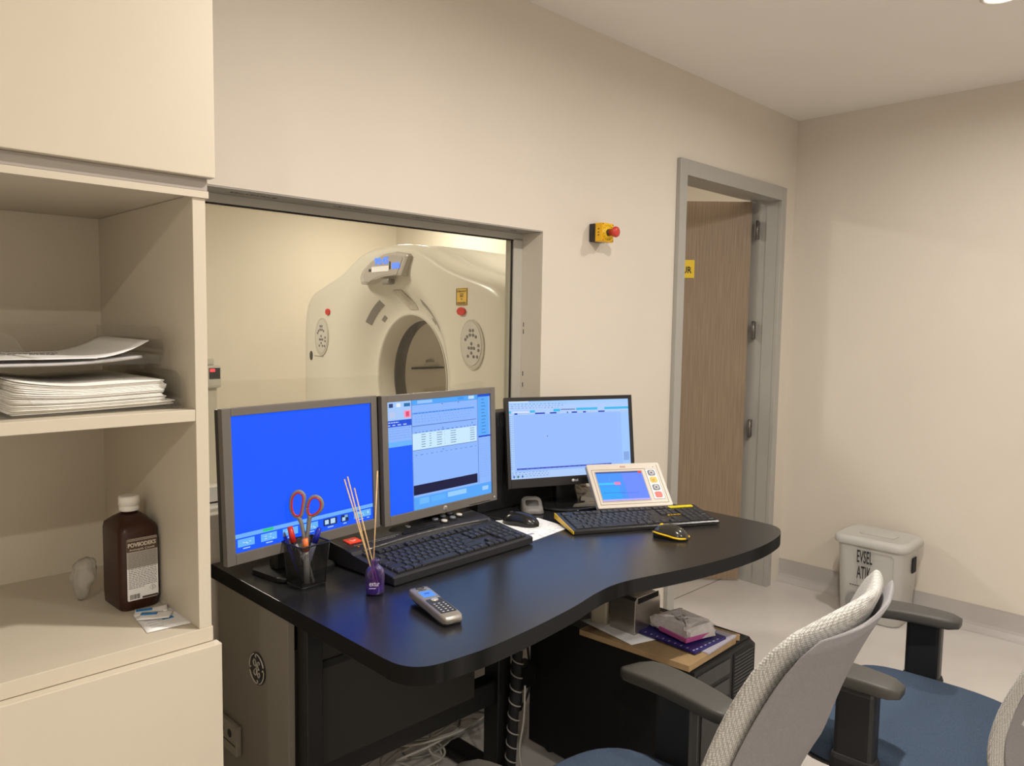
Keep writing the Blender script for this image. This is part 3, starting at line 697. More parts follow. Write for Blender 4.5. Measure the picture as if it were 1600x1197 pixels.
def lg_stand(t, Mt, z0, depth):
    zb = ZD - t.location.z
    b = MB(); b.loft([[(x, y, z) for x, y in rrect(w_, 0.03, 0.008, 3, 0, yy)] for w_, z, yy in ((0.085, zb + 0.01, 0.035), (0.075, zb + 0.05, 0.045), (0.085, -0.06, 0.05))]); b.build('stand_neck', black_m, t)
    b = MB(); b.loft([[(0.118 * s * math.cos(a), 0.095 * s * math.sin(a) + 0.0, z) for a in [2 * PI * i / 40 for i in range(40)]] for s, z in ((0.97, zb + 0.0006), (1, zb + 0.003), (1, zb + 0.007), (0.96, zb + 0.010))]); b.build('stand_base', mat('gloss_black', (0.012, 0.012, 0.012), 0.08, spec=0.7), t)
def lg_logo(t, Mt, x0, x1, z0, z1):
    b = MB(); M = Mt @ UP @ Matrix.Translation((0.0, z0 + 0.014, 0.0062))
    b.cyl((-0.003, 0, 0), (-0.003, 0, 0.0005), 0.0052, n=20, M=M); b.text('LG', 0.0045, -0.0035, 0.0105, 0.007, M, bold=0.02)
    b.build('maker_badge', mat('badge_white', (0.6, 0.6, 0.6), 0.4), t)
m3 = monitor('monitor', 'black widescreen monitor with a pale blue worklist, on a round glossy foot', 0.443, 0.249, (1.914, -0.189, 0.972), R_(-22.5), R_(-8.1), (0.012, 0.012, 0.013, 0.029), (mat('bezel_black', (0.022, 0.02, 0.02), 0.3), black_m), 0.040, r3, MATS['screen_base'], lg_stand, lg_logo)
# black computer standing behind
pc = thing('desktop_computer', 'slim black computer standing behind the monitors against the window wall', 'computer', (1.60, -0.010, ZD))
b = MB(); b.box(0, -0.068, 0.001, 0.42, 0, 0.318, r=0.004); b.build('case', black_m, pc)
b = MB(); [b.box(0.03 + k * 0.012, -0.0695, 0.27, 0.036 + k * 0.012, -0.0675, 0.30) for k in range(8)]; b.build('vent', matte_black, pc)

# ---- keyboards
def key_layout():
    K = []
    def row(y, items, x0=0.0):
        x = x0
        for it in items:
            if it < 0: x += -it
            else: K.append((x, y, it, 1)); x += it
    row(0, [1, -1, 1, 1, 1, 1, -.5, 1, 1, 1, 1, -.5, 1, 1, 1, 1, -.25, 1, 1, 1])
    row(1.35, [1] * 13 + [2, -.25, 1, 1, 1, -.25, 1, 1, 1, 1])
    row(2.35, [1.5] + [1] * 12 + [1.5, -.25, 1, 1, 1, -.25, 1, 1, 1])
    K.append((21.5, 2.35, 1, 2))
    row(3.35, [1.75] + [1] * 11 + [2.25, -3.5, 1, 1, 1])
    row(4.35, [2.25] + [1] * 10 + [2.75, -1.25, 1, -1.25, 1, 1, 1])
    K.append((21.5, 4.35, 1, 2))
    row(5.35, [1.25, 1.25, 1.25, 6.25, 1.25, 1.25, 1.25, 1.25, -.25, 1, 1, 1, -.25, 2, 1])
    return K
def add_keys(parent, Mk, ux, uy, kh, gap, material, inkm, slope=0.0):
    """keys laid on local plane; x right, y from back (0) toward user"""
    K = key_layout(); cache = {}; rest = MB()
    for i, (x, y, w_, h_) in enumerate(K):
        key = (w_, h_)
        if i >= 100:
            cx, cy = (x + w_ / 2) * ux, -(y + h_ / 2) * uy
            W, D = w_ * ux - gap, h_ * uy - gap
            rest.loft([[(px + cx, py + cy, z) for px, py in rrect(W * s, D * s, 0.0015, 2)] for s, z in ((1, 0), (0.98, kh * .6), (0.86, kh))], M=Mk, smooth=False); continue
        if key not in cache:
            b = MB(); W, D = w_ * ux - gap, h_ * uy - gap
            b.loft([[(px, py, z) for px, py in rrect(W * s, D * s, 0.0015, 2)] for s, z in ((1, 0), (0.98, kh * .6), (0.86, kh))], smooth=False)
            b.mi = 1
            if w_ < 2: b.box(-0.003, 0.0005, kh, -0.0012, 0.003, kh + 0.0001); b.box(0.0006, -0.002, kh, 0.0016, 0.0, kh + 0.0001)
            o = b.build('key', [material, inkm], parent); cache[key] = o
        else:
            o = cache[key].copy(); sc.collection.objects.link(o); o.parent = parent
        o.matrix_local = Mk @ Matrix.Translation(((x + w_ / 2) * ux, -(y + h_ / 2) * uy, 0))
    o = rest.build('key', [material, inkm], parent); o['kind'] = 'stuff'
key1_m = mat('key_black', (0.02, 0.021, 0.024), 0.45)
keyink_m = mat('key_ink', (0.35, 0.35, 0.37), 0.6)
k1 = thing('console_keyboard', 'large black scanner console keyboard with speaker grille, round buttons and red stop key', 'keyboard', (1.246, -0.283, ZD + 0.001), R_(3.0))
W, D = 0.485, 0.295
b = MB()
side = [(-D / 2, 0.002), (-D / 2, 0.018), (-D / 2 + 0.006, 0.0215), (0.010, 0.0365), (0.018, 0.0435), (0.04, 0.047), (D / 2 - 0.02, 0.056), (D / 2, 0.052), (D / 2, 0.002)]
SM = Matrix(((0, 0, 1, 0), (1, 0, 0, 0), (0, 1, 0, 0), (0, 0, 0, 1)))
b.prism(side, -W / 2, W / 2, SM, bevel=0.003)
b.build('housing', mat('console_black', (0.022, 0.022, 0.026), 0.38, noise=.1, nscale=400), k1)
b = MB(); b.tube([(-W / 2 + 0.035 + (W - 0.05) * i / 12, 0.0130 + 0.010 * math.sin(PI * i / 12), 0.0405 + 0.0035 * math.sin(PI * i / 12)) for i in range(13)], 0.0045, 8); b.build('ridge', mat('console_ridge', (0.10, 0.095, 0.09), 0.3, metal=0.5), k1)
sl = math.atan2(0.016, 0.166)
Mk = TR(-W / 2 + 0.020, 0.004, 0.0362, 0, sl)
add_keys(k1, Mk, (W - 0.035) / 22.5, 0.143 / 6.4, 0.0055, 0.0028, key1_m, keyink_m)
sp2 = math.atan2(0.009, 0.08)
MP = TR(0, 0.036, 0.0468, 0, sp2)
b = MB()
for i in range(26):
    for j in range(9):
        x, y = -0.01 + (i - 13) * 0.0048, 0.022 + j * 0.0048
        if ((i - 12.5) / 13.5) ** 2 + ((j - 4) / 5.2) ** 2 > 1: continue
        b.box(x, y, 0, x + 0.0026, y + 0.0026, 0.0006, M=MP)
g_ = b.build('speaker_grille', matte_black, k1)
b = MB(); b.cyl((-0.012, 0.042, 0), (-0.012, 0.042, 0.003), 0.0075, n=16, M=MP); b.build('talk_button', mat('button_grey', (0.18, 0.18, 0.19), 0.4), k1)
b = MB(); b.box(-0.06, 0.002, 0, 0.055, 0.011, 0.004, r=0.0015, M=MP); b.build('intercom_bar', mat('bar_black', (0.012, 0.012, 0.014), 0.25), k1)
b = MB(); b.box(-0.215, 0.022, 0, -0.178, 0.052, 0.0035, r=0.0012, M=MP)
b.mi = 1; b.cyl((-0.197, 0.037, 0.0035), (-0.197, 0.037, 0.0041), 0.0085, n=16, M=MP); b.mi = 0; b.cyl((-0.197, 0.037, 0.004), (-0.197, 0.037, 0.0043), 0.0058, n=16, M=MP)
b.build('stop_key', [mat('stop_red', (0.75, 0.06, 0.03), 0.35, emit=(0.8, 0.05, 0.02), estr=0.25), mat('stop_ring', (0.8, 0.45, 0.35), 0.4)], k1)
b = MB(); b.mi = 0
for i, (x, y, l) in enumerate(((-0.212, 0.008, 0.03), (-0.165, 0.012, 0.09), (-0.16, 0.004, 0.07), (0.19, 0.045, 0.045))):
    xx = x
    while xx < x + l: q = random.Random(i * 7 + int(xx * 1000)).uniform(.003, .008); b.box(xx, y, 0, xx + q, y + 0.002, 0.0004, M=MP); xx += q + .002
b.build('panel_print', mat('panel_print', (0.25, 0.25, 0.26), 0.6), k1)
b = MB(); b.cyl((-0.205, -0.004 + .004, 0), (-0.205, 0.0, 0.0015), 0.0035, n=10, M=MP); b.build('amber_light', mat('amber', (0.35, 0.12, 0.02), 0.4), k1)
for (x, y, lt) in ((0.085, 0.042, 0), (0.122, 0.050, 0), (0.155, 0.058, 0), (0.098, 0.018, 1), (0.137, 0.026, 0), (0.170, 0.034, 1)):
    b = MB(); b.lathe([(0.0125, 0), (0.0125, 0.002), (0.0105, 0.0035)], 20, MP @ Matrix.Translation((x, y, 0)))
    b.mi = 1; b.lathe([(0.0088, 0.003), (0.0088, 0.006), (0.007, 0.0072)], 20, MP @ Matrix.Translation((x, y, 0)))
    b.build('round_button', [matte_black, mat('button_lit', (0.62, 0.60, 0.54), 0.35) if lt else mat('button_dim', (0.20, 0.22, 0.26), 0.35)], k1)

k2 = thing('wireless_keyboard', 'black wireless keyboard with bright yellow trim, in front of the tilted control tablet', 'keyboard', (1.893, -0.477, ZD), R_(-27.3))
W, D = 0.478, 0.155
side = [(-D / 2, 0.002), (-D / 2, 0.010), (-D / 2 + 0.004, 0.013), (D / 2 - 0.004, 0.028), (D / 2, 0.026), (D / 2, 0.012), (D / 2 - 0.03, 0.008)]
b = MB(); b.prism(side, -W / 2, W / 2, SM, bevel=0.0015); b.build('housing', mat('kb_black', (0.02, 0.019, 0.018), 0.3), k2)
b = MB(); b.prism([(-D / 2 - .001, 0.003), (-D / 2 - .001, 0.011), (D / 2 - 0.002, 0.0285), (D / 2 - 0.002, 0.012)], -W / 2 - 0.0025, -W / 2 - 0.0002, SM); b.build('side_trim', yel_m, k2)
sl2 = math.atan2(0.015, D - 0.008)
Mk2 = TR(-W / 2 + 0.012, D / 2 - 0.010, 0.0275, 0, sl2)
add_keys(k2, Mk2, (W - 0.024) / 22.5, 0.135 / 6.4, 0.0035, 0.0016, key1_m, keyink_m)
b = MB(); b.box(0.458 - 0.095, -0.019, 0.0, 0.458 - 0.010, -0.006, 0.0042, r=0.001, M=Mk2); b.build('indicator_strip', mat('lime_yellow', (0.72, 0.62, 0.02), 0.3), k2)
b = MB(); b.cyl((0.332, -0.072, 0), (0.332, -0.072, 0.0006), 0.004, n=12, M=Mk2); b.text('everest', 0.339, -0.0745, 0.036, 0.006, Mk2); b.build('maker_print', yel_m, k2)

def mouse(name, label, loc, rz, L, Wd, H, body, trim=None, cord=None, logo=False):
    t = thing(name, label, 'mouse', loc, rz)
    b = MB(); N = 20; n = 18; rings = []
    for i in range(N + 1):
        u = i / N; y = (u - 0.5) * L
        e = max(0.0, 1 - abs(2 * u - 1) ** 3.0) ** 0.5
        hw = Wd / 2 * e * (1 - 0.10 * math.sin(PI * u) ** 8) + 0.0004
        hh = H * (0.55 + 0.45 * math.sin(PI * (0.92 - 0.72 * u))) * e + 0.0006
        rings.append([(hw * math.copysign(abs(math.cos(a)) ** 0.8, math.cos(a)), y, 0.0006 + (hh * max(0, math.sin(a)) ** 0.85)) for a in [2 * PI * k / n for k in range(n)]])
    b.loft(rings); b.build('mouse_body', body, t)
    b = MB(); b.cyl((-0.004, L * 0.27, H * 0.80), (0.004, L * 0.27, H * 0.80), 0.007, n=12); b.build('scroll_wheel', black_m if trim is None else yel_m, t)
    b = MB(); b.box(-0.0005, L * 0.12, H * 0.6, 0.0005, L * 0.2, H * 0.93) if False else b.tube([(-Wd * .3, L * .08, H * .86), (0, L * .10, H * .985), (Wd * .3, L * .08, H * .86)], 0.0004, 5); b.build('button_seam', matte_black, t)
    if trim:
        for s in (-1, 1):
            b = MB(); P = []
            for i in range(15):
                u = 0.03 + 0.94 * i / 14; e = max(0.0, 1 - abs(2 * u - 1) ** 3.0) ** 0.5
                hw = Wd / 2 * e * (1 - 0.10 * math.sin(PI * u) ** 8)
                P.append((s * (hw + 0.0004), (u - .5) * L, 0.006 + 0.012 * u ** 1.5 * e))
            b.tube(P, 0.0026, 8); b.build('side_trim', trim, t)
    if logo:
        b = MB(); b.text('e', -0.004, -0.030, 0.009, 0.009, TR(0, 0, H * 0.93, 0, 0.25), bold=0.03, depth=0.003); b.build('maker_print', mat('logo_cream', (0.6, 0.6, 0.45), 0.4), t)
    return t
mouse('computer_mouse', 'plain glossy black mouse lying on the white printed sheet', (1.617, -0.252, ZD + 0.0012), R_(18), 0.118, 0.064, 0.036, mat('mouse_black', (0.012, 0.011, 0.011), 0.25))
b = MB(); b.tube(smooth_path([(1.600, -0.195, ZD + .008), (1.585, -0.16, ZD + .010), (1.54, -0.11, ZD + .010), (1.50, -0.05, ZD + .006)], 6), 0.0016, 6)
tag(b.build('mouse_cable', black_m), 'thin black cable running back from the plain black mouse', 'cable')
mouse('wireless_mouse', 'black and yellow wireless mouse in front of the yellow-trimmed keyboard', (1.838, -0.634, ZD + 0.0003), R_(12), 0.105, 0.064, 0.036, mat('mouse_dark', (0.03, 0.027, 0.022), 0.2), yel_m, logo=True)
# phone cradle
cr = thing('phone_charger', 'small grey charging cradle behind the black mouse', 'charger', (1.757, -0.163, ZD), R_(-40))
b = MB()
b.loft([[(x, y, z + (0.012 * (y / 0.04)) * (1 if z > .01 else 0)) for x, y in rrect(w_, d_, 0.018, 5)] for w_, d_, z in ((0.070, 0.085, 0.0005), (0.072, 0.087, 0.004), (0.066, 0.08, 0.024), (0.058, 0.07, 0.031))])
b.build('cradle_body', mat('cradle_grey', (0.16, 0.15, 0.14), 0.45), cr)
b = MB(); b.loft([[(x, y, z + 0.012 * (y / 0.04)) for x, y in rrect(0.042, 0.036, 0.009, 4, 0, -0.008)] for z in (0.0295, 0.0322)]); b.build('phone_slot', mat('slot_dark', (0.06, 0.055, 0.05), 0.5), cr)
# paper on the desk
rn = random.Random(21)
def mk(b):
    M = TR(1.60, -0.32, ZD + 0.0012)
    for k in range(16):
        p = (rn.uniform(-0.03, 0.075), rn.uniform(-0.055, 0.035)); a = rn.uniform(0, 6.28); l = rn.uniform(.008, .03)
        b.tube([(p[0], p[1], 0), (p[0] + l * .5 * math.cos(a), p[1] + l * .5 * math.sin(a) + .003, 0), (p[0] + l * math.cos(a), p[1] + l * math.sin(a), 0)], 0.0004, 4, M=M)
    b.box(-0.052, -0.032, -.0002, -0.028, -0.022, 0.0002, M=M)
b = MB(); b.prism([(1.459, -0.406), (1.699, -0.373), (1.71, -0.235), (1.56, -0.155), (1.50, -0.17)], ZD + 0.0002, ZD + 0.0009); b.mi = 1; mk(b)
tag(b.build('paper_sheet', [paper_m, mat('pencil_ink', (0.35, 0.37, 0.45), 0.7)]), 'white sheet with faint line drawing under the plain black mouse', 'paper')
# crumpled paper
b = MB(); rn = random.Random(9)
b.ell((1.995, -0.145, ZD + 0.026), (0.045, 0.035, 0.020), 14, 9, jitter=0.22, rnd=rn); b.ell((2.03, -0.12, ZD + 0.036), (0.035, 0.03, 0.022), 12, 8, jitter=0.25, rnd=rn)
for f in b.bm.faces: f.smooth = False
tag(b.build('crumpled_paper', mat('crumpled_tan', (0.42, 0.37, 0.30), 0.7, noise=.3, nscale=60)), 'crumpled pale packaging on the desk right of the widescreen monitor foot', 'paper')

# ---- tilted injector control tablet
ij = thing('control_tablet', 'beige control tablet leaning back, blue touch screen and four round keys', 'control panel', (1.957, -0.428, ZD + 0.0315), rot=(R_(-46), 0, R_(-30)))
ij.scale = (0.955, 0.955, 0.955)
beige = mat('tablet_beige', (0.62, 0.56, 0.49), 0.35)
W, H = 0.268, 0.176
b = MB(); b.prism([(x, z) for x, z in rrect(W, H, 0.006, 3, 0, H / 2)], -0.020, 0, UP, bevel=0.003); b.build('housing', beige, ij)
b = MB()
for (x0, z0, x1, z1) in ((-0.122, 0.012, 0.122, 0.0135), (-0.122, 0.150, 0.075, 0.1515), (-0.122, 0.012, -0.1205, 0.1515), (0.1205, 0.012, 0.122, 0.165)):
    b.box(x0, -0.0006, z0, x1, 0.0, z1)
b.box(0.105, -0.0008, 0.155, 0.108, 0, 0.158); b.build('panel_seam', mat('seam_brown', (0.22, 0.18, 0.14), 0.6), ij)
screen_mesh('screen', 0.168, 0.115, [(0, 0, 1, 1, (70, 150, 252)), (0, 0, 1, .05, (50, 80, 150)), (0, 0.5, .42, 1, (45, 165, 252)), (0.55, .05, 1, 1, (105, 140, 255)), (0, .38, .36, .45, (60, 200, 250)), (.34, .36, .47, .46, (240, 130, 190)), (.92, 0, .99, .08, (230, 70, 70)),
    (.05, .72, .5, .73, (60, 90, 200)), (.45, .74, .8, .75, (80, 100, 210)), (0, .95, 1, 1, (190, 175, 250)), (.25, .2, .255, .34, (110, 190, 255))], ij, UP @ Matrix.Translation((-0.026, 0.0835, 0.0012)), MATS['screen_base'])
b = MB(); b.box(-0.113, -0.0008, 0.022, 0.061, 0.0002, 0.1445); b.build('screen_surround', mat('surround_tan', (0.42, 0.36, 0.30), 0.5), ij)
b = MB(); b.box(0.073, -0.0010, 0.026, 0.113, 0.0002, 0.147); b.mi = 1
for e in ((0.073, 0.026, 0.0738, 0.147), (0.1122, 0.026, 0.113, 0.147), (0.073, 0.026, 0.113, 0.0268), (0.073, 0.1462, 0.113, 0.147)): b.box(e[0], -0.0014, e[1], e[2], 0, e[3])
b.build('key_plate', [mat('plate_white', (0.85, 0.82, 0.78), 0.35), mat('plate_line', (0.12, 0.1, 0.1), 0.5)], ij)
for z, col in ((0.131, (0.16, 0.19, 0.26)), (0.103, (0.72, 0.46, 0.08)), (0.072, (0.16, 0.19, 0.26)), (0.043, (0.75, 0.16, 0.14))):
    b = MB(); M = UP @ Matrix.Translation((0.093, z, 0.001))
    b.prism(rrect(0.026, 0.023, 0.006, 4), 0, 0.0012, M); b.mi = 1
    if col[0] < .3 or col[1] > .4: b.cyl((0, 0, 0.0012), (0, 0, 0.0018), 0.0085, n=20, M=M); b.mi = 0; b.cyl((0, 0, 0.0018), (0, 0, 0.0021), 0.0045, n=12, M=M)
    b.build('membrane_key', [mat('key_col_%d_%d' % (int(col[0] * 100), int(col[1] * 100)), col, 0.4), mat('key_face', (0.78, 0.75, 0.7), 0.4) if col[0] < .3 else mat('key_face_y', (0.85, 0.66, 0.25), 0.4)], ij)
b = MB(); b.text('ACIST', -0.02, 0.158, 0.022, 0.006, UP @ Matrix.Translation((0, 0, 0.0002))) if False else [b.box(-0.014 + k * .007, -0.0006, 0.158, -0.009 + k * .007, 0, 0.165) for k in range(3)]
b.build('maker_print', mat('print_tan', (0.45, 0.27, 0.22), 0.5), ij)
b = MB()
for sx in (-1, 1): b.prism([(0.0195, 0.020), (0.0195, 0.085), (0.075, 0.045), (0.046, -0.0105), (0.021, 0.014)], sx * 0.07 - 0.01, sx * 0.07 + 0.01, Matrix(((0, 0, 1, 0), (1, 0, 0, 0), (0, 1, 0, 0), (0, 0, 0, 1))))
b.box(-0.06, 0.0195, 0.03, 0.06, 0.024, 0.08)
b.build('rear_stand', beige, ij)

# ---- pen cup and contents
cup = thing('pen_cup', 'square black wire mesh pen cup', 'pen cup', (0.878, -0.290, ZD), R_(3))
b = MB()
def sq(w_, z, r=0.008): return [(x, y, z) for x, y in rrect(w_, w_, r, 3)]
b.loft([sq(0.064, 0.004), sq(0.080, 0.098)], cap=False); b.build('mesh_wall', meshcup_m, cup)
b = MB(); b.prism(rrect(0.066, 0.066, 0.008, 3), 0.0004, 0.004); b.build('cup_base', black_m, cup)
b = MB()
for w_, z, r in ((0.080, 0.099, 0.002), (0.065, 0.004, 0.0016)):
    P = sq(w_, z); b.tube(P + [P[0]], r, 6)
for k in (0, 4, 8, 12): b.tube([sq(0.065, .004)[k + 1], sq(.080, .098)[k + 1]], 0.001, 5)
b.build('rim', black_m, cup)
def stick(name, label, cat, base, top, r, mats, cap=None, group=None):
    t = thing(name, label, cat, base)
    v = Vector(top) - Vector(base)
    b = MB(); b.cyl((0, 0, 0), v * 0.72, r, n=10); b.build('barrel', mats[0], t)
    b = MB(); b.cyl(v * 0.721, v, r * 1.15, r * (cap or 1.0), n=10); b.build('cap', mats[1], t)
    return t
penb = mat('pen_blue', (0.02, 0.03, 0.42), 0.3)
cx, cy = 0.878, -0.290
L_ = Vector((0.708, -0.706, 0))
def cp(lat, dep, z): return (cx + 0.708 * lat + 0.706 * dep, cy - 0.706 * lat + 0.708 * dep, ZD + z)
stick('ballpoint_pen', 'blue ballpoint pen leaning far left in the mesh cup', 'pen', cp(-0.010, 0.0, 0.008), cp(-0.066, 0.006, 0.148), 0.0042, (penb, mat('pen_clip', (0.25, 0.3, 0.6), 0.3)), 0.5)
stick('marker_pen', 'black marker with a red and green end in the mesh cup', 'pen', cp(-0.004, -0.012, 0.008), cp(-0.036, -0.004, 0.134), 0.0062, (black_m, red_m), 1.0)
stick('marker_pen', 'blue capped marker leaning right in the mesh cup', 'pen', cp(-0.012, 0.012, 0.008), cp(0.028, 0.008, 0.128), 0.0065, (mat('marker_body', (0.25, 0.25, 0.35), 0.4), penb), 0.9)
stick('correction_pen', 'white pen with an orange tip at the front of the mesh cup', 'pen', cp(0.006, -0.016, 0.008), cp(0.004, -0.022, 0.112), 0.0065, (mat('pen_white', (0.55, 0.53, 0.5), 0.3), mat('pen_orange', (0.8, 0.2, 0.05), 0.4)), 1.0)
for i, (a, c, lb) in enumerate((((0.012, 0.01, 0.008), (-0.02, -0.01, 0.095), 'thin pale pencil lying diagonally inside the mesh cup'), ((0.02, -0.012, 0.008), (-0.012, 0.012, 0.100), 'second thin pencil, crossing low inside the mesh cup'))):
    b = MB(); b.cyl(cp(*a), cp(*c), 0.003, n=8); tag(b.build('pencil', mat('pencil_grey', (0.42, 0.38, 0.35), 0.5)), lb, 'pencil')
# scissors: local x right, z up, turned to face the room
scz = thing('scissors', 'grey scissors with red-lined handles standing in the mesh cup', 'scissors', cp(-0.004, 0.004, 0.006), R_(-45))
def hp_(pts, k=5, closed=True): return smooth_path([((x - 360) * 0.000239, 0, 0.146 - (y - 430) * 0.000239 * 1.03) for x, y in pts], k, closed)
lo = [(237, 370), (228, 300), (243, 225), (290, 182), (335, 190), (358, 230), (350, 300), (335, 375), (318, 415), (270, 415)]
ro = [(385, 330), (402, 265), (445, 226), (498, 235), (528, 285), (515, 345), (470, 390), (420, 408), (390, 385)]
hg = mat('handle_grey', (0.23, 0.22, 0.20), 0.45)
for nm, loop, stem in (('handle', lo, [(300, 418), (325, 470), (340, 540), (352, 600), (362, 680)]), ('handle', ro, [(410, 408), (400, 460), (392, 540), (380, 600), (365, 680)])):
    b = MB(); b.tube(hp_(loop), 0.0036, 8, flat=1.1)
    b.tube(hp_(stem, 4, False), 0.0052, 8, r1=0.0045)
    h = b.build(nm, hg, scz)
    b = MB(); cxx = sum(p[0] for p in loop) / len(loop); cyy = sum(p[1] for p in loop) / len(loop)
    b.tube([Vector((p.x, -0.002, p.z)) for p in hp_([(cxx + (x - cxx) * 0.84, cyy + (y - cyy) * 0.90) for x, y in loop])], 0.0022, 6); b.build('red_lining', red_m, h)
b = MB(); b.prism([(-0.006, 0.085), (0.006, 0.085), (0.004, 0.03), (0.0, 0.002), (-0.004, 0.03)], -0.0012, 0.0012, UP); b.build('blades', chrome_m, scz)

# ---- reed diffuser
df = thing('reed_diffuser', 'small purple glass diffuser bottle', 'diffuser', (0.957, -0.447, ZD))
b = MB(); b.lathe([(0.014, 0.0008), (0.0195, 0.003), (0.0212, 0.008), (0.0212, 0.046), (0.0195, 0.055), (0.013, 0.0625), (0.0085, 0.066), (0.0085, 0.073), (0.0100, 0.074), (0.0100, 0.077)], 28, cap=True); b.build('glass_bottle', purple_m, df)
b = MB(); b.lathe([(0.0135, 0.003), (0.0182, 0.005), (0.0195, 0.009), (0.0195, 0.016)], 24); b.build('liquid', clear_mat('purple_liquid', (0.35, 0.2, 0.75, 1), 0.3, 0.05, 0.3, (0.25, 0.1, 0.6, 1)), df)
b = MB(); DM = Matrix.Rotation(R_(-45 + 6), 4, 'Z') @ UP @ Matrix.Translation((0, 0, 0.0214))
b.text('extur', -0.0105, 0.024, 0.022, 0.009, DM); b.box(-0.011, -0.0217, 0.0185, 0.004, -0.0213, 0.0198, M=Matrix.Rotation(R_(-39), 4, 'Z'))
b.build('bottle_print', mat('print_white', (0.75, 0.68, 0.8), 0.5), df)
reed_m = mat('reed_wood', (0.68, 0.46, 0.22), 0.6, noise=.15, nscale=80)
for i, (top, h, lo_, lb) in enumerate(((-0.066, 0.257, 0.008, 'leftmost reed of the purple diffuser'), (-0.060, 0.262, 0.004, 'reed just right of the leftmost, tallest of the leaning three'), (-0.046, 0.236, 0.010, 'shortest leaning reed of the purple diffuser'), (0.004, 0.274, -0.007, 'upright reed of the purple diffuser, separate from the leaning ones'))):
    b = MB(); n = 0.003 * (i - 1.5)
    a = Vector((lo_ * .708 + n, -lo_ * .706 + n, 0.006)); c = Vector((top * .708 + n, -top * .706 + n, h))
    b.cyl(Vector((0.957, -0.447, ZD)) + a, Vector((0.957, -0.447, ZD)) + c, 0.0015, n=8)
    tag(b.build('diffuser_reed', reed_m), lb, 'reed', 'reeds in the purple diffuser')

# ---- cordless phone
ph = thing('cordless_phone', 'grey cordless phone with a lit blue display, face up on the desk', 'phone', (0.984, -0.622, ZD + 0.0165), rot=(R_(4), R_(0), R_(-11)))
b = MB(); N = 16; rings = []
for i in range(N + 1):
    u = i / N; y = (u - .5) * 0.168
    e = max(0.0, 1 - abs(2 * u - 1) ** 6) ** 0.5
    hw = (0.0225 + 0.002 * abs(2 * u - 1)) * (0.72 + 0.28 * e)
    rings.append([(x, y, z) for x, z in rrect(hw * 2, 0.020 * (0.5 + 0.5 * e), 0.006 * (0.5 + .5 * e), 3)])
b.loft(rings); b.build('handset_shell', mat('phone_silver', (0.30, 0.28, 0.25), 0.3, metal=0.4), ph)
b = MB(); b.loft([[(x, y, z) for x, z in rrect(0.040 * s, 0.012, 0.004, 3, 0, -0.0085)] for y, s in ((-0.080, 0.9), (-0.07, 1), (0.0, 1), (0.06, .98), (0.078, 0.8))]); b.build('back_cover', matte_black, ph)
b = MB(); b.prism(rrect(0.033, 0.036, 0.003, 3, 0, 0.034), 0.0095, 0.0104); b.build('display_frame', mat('phone_grey', (0.2, 0.2, 0.2), 0.3), ph)
b = MB(); b.prism(rrect(0.029, 0.030, 0.002, 3, 0, 0.034), 0.0104, 0.0108); b.mi = 1; b.prism(rrect(0.012, 0.006, 0.001, 2, 0, 0.036), 0.0108, 0.0109); b.build('display', [emis('phone_blue', (95, 160, 255), 0.9), emis('phone_blue2', (60, 110, 220), 0.9)], ph)
b = MB(); b.prism(rrect(0.036, 0.070, 0.003, 3, 0, -0.027), 0.0095, 0.0105); b.build('keypad', mat('keypad_black', (0.03, 0.028, 0.026), 0.35), ph)
b = MB(); b.lathe([(0.0065, 0.0100), (0.0065, 0.0118), (0.005, 0.0122)], 16, Matrix.Translation((0, 0.001, 0)) @ Matrix.Scale(1.3, 4, (1, 0, 0))); b.build('nav_key', mat('nav_silver', (0.6, 0.57, 0.5), 0.25, metal=.5), ph)
b = MB()
for r in range(5):
    for c in range(3): b.box(-0.0125 + c * 0.0105, -0.020 - r * 0.0095, 0.0104, -0.0085 + c * 0.0105, -0.017 - r * 0.0095, 0.0109)
b.build('key_print', mat('keypad_print', (0.5, 0.48, 0.44), 0.4), ph)
b = MB(); P = [(0.009 * math.cos(a), 0.068 + 0.005 * math.sin(a), 0.0100) for a in [2 * PI * k / 16 for k in range(17)]]; b.tube(P, 0.0008, 5); b.box(-0.009, 0.0555, 0.0099, 0.009, 0.0575, 0.0103); b.build('earpiece', matte_black, ph)

# ---- emergency stop on the wall
es = thing('emergency_stop', 'yellow and black emergency stop box with a red mushroom button on the wall', 'emergency button', (2.243, 0, 1.683))
b = MB(); b.box(-0.034, -0.028, -0.033, 0.034, -0.0005, 0.033, r=0.003); b.box(-0.030, -0.020, -0.012, -0.037, -0.008, 0.012); b.build('back_box', mat('estop_black', (0.035, 0.03, 0.028), 0.4), es)
b = MB(); b.box(-0.034, -0.062, -0.034, 0.034, -0.0285, 0.034, r=0.003); b.build('front_box', mat('estop_yellow', (0.85, 0.47, 0.01), 0.35), es)
b = MB(); b.cyl((0, -0.062, 0), (0, -0.0635, 0), 0.030, n=28)
b.build('ring_plate', yel_m, es)
b = MB()
for a0 in range(0, 360, 24): b.cyl((0.0255 * math.cos(R_(a0)), -0.0634, 0.0255 * math.sin(R_(a0))), (0.0255 * math.cos(R_(a0)), -0.0640, 0.0255 * math.sin(R_(a0))), 0.0016, n=6)
for sx in (-1, 1):
    for sz in (-1, 1): b.cyl((sx * .029, -0.0618, sz * .029), (sx * .029, -0.0626, sz * .029), 0.0022, n=8)
for k, z in enumerate((-.012, -.002, .01)): b.box(-0.0345, -0.048, z, -0.0339, -0.042, z + .004)
b.build('ring_print', ink_m, es)
b = MB(); b.cyl((0, -0.0635, 0), (0, -0.074, 0), 0.0125, n=20); b.build('collar', mat('collar_dark', (0.08, 0.05, 0.03), 0.5), es)
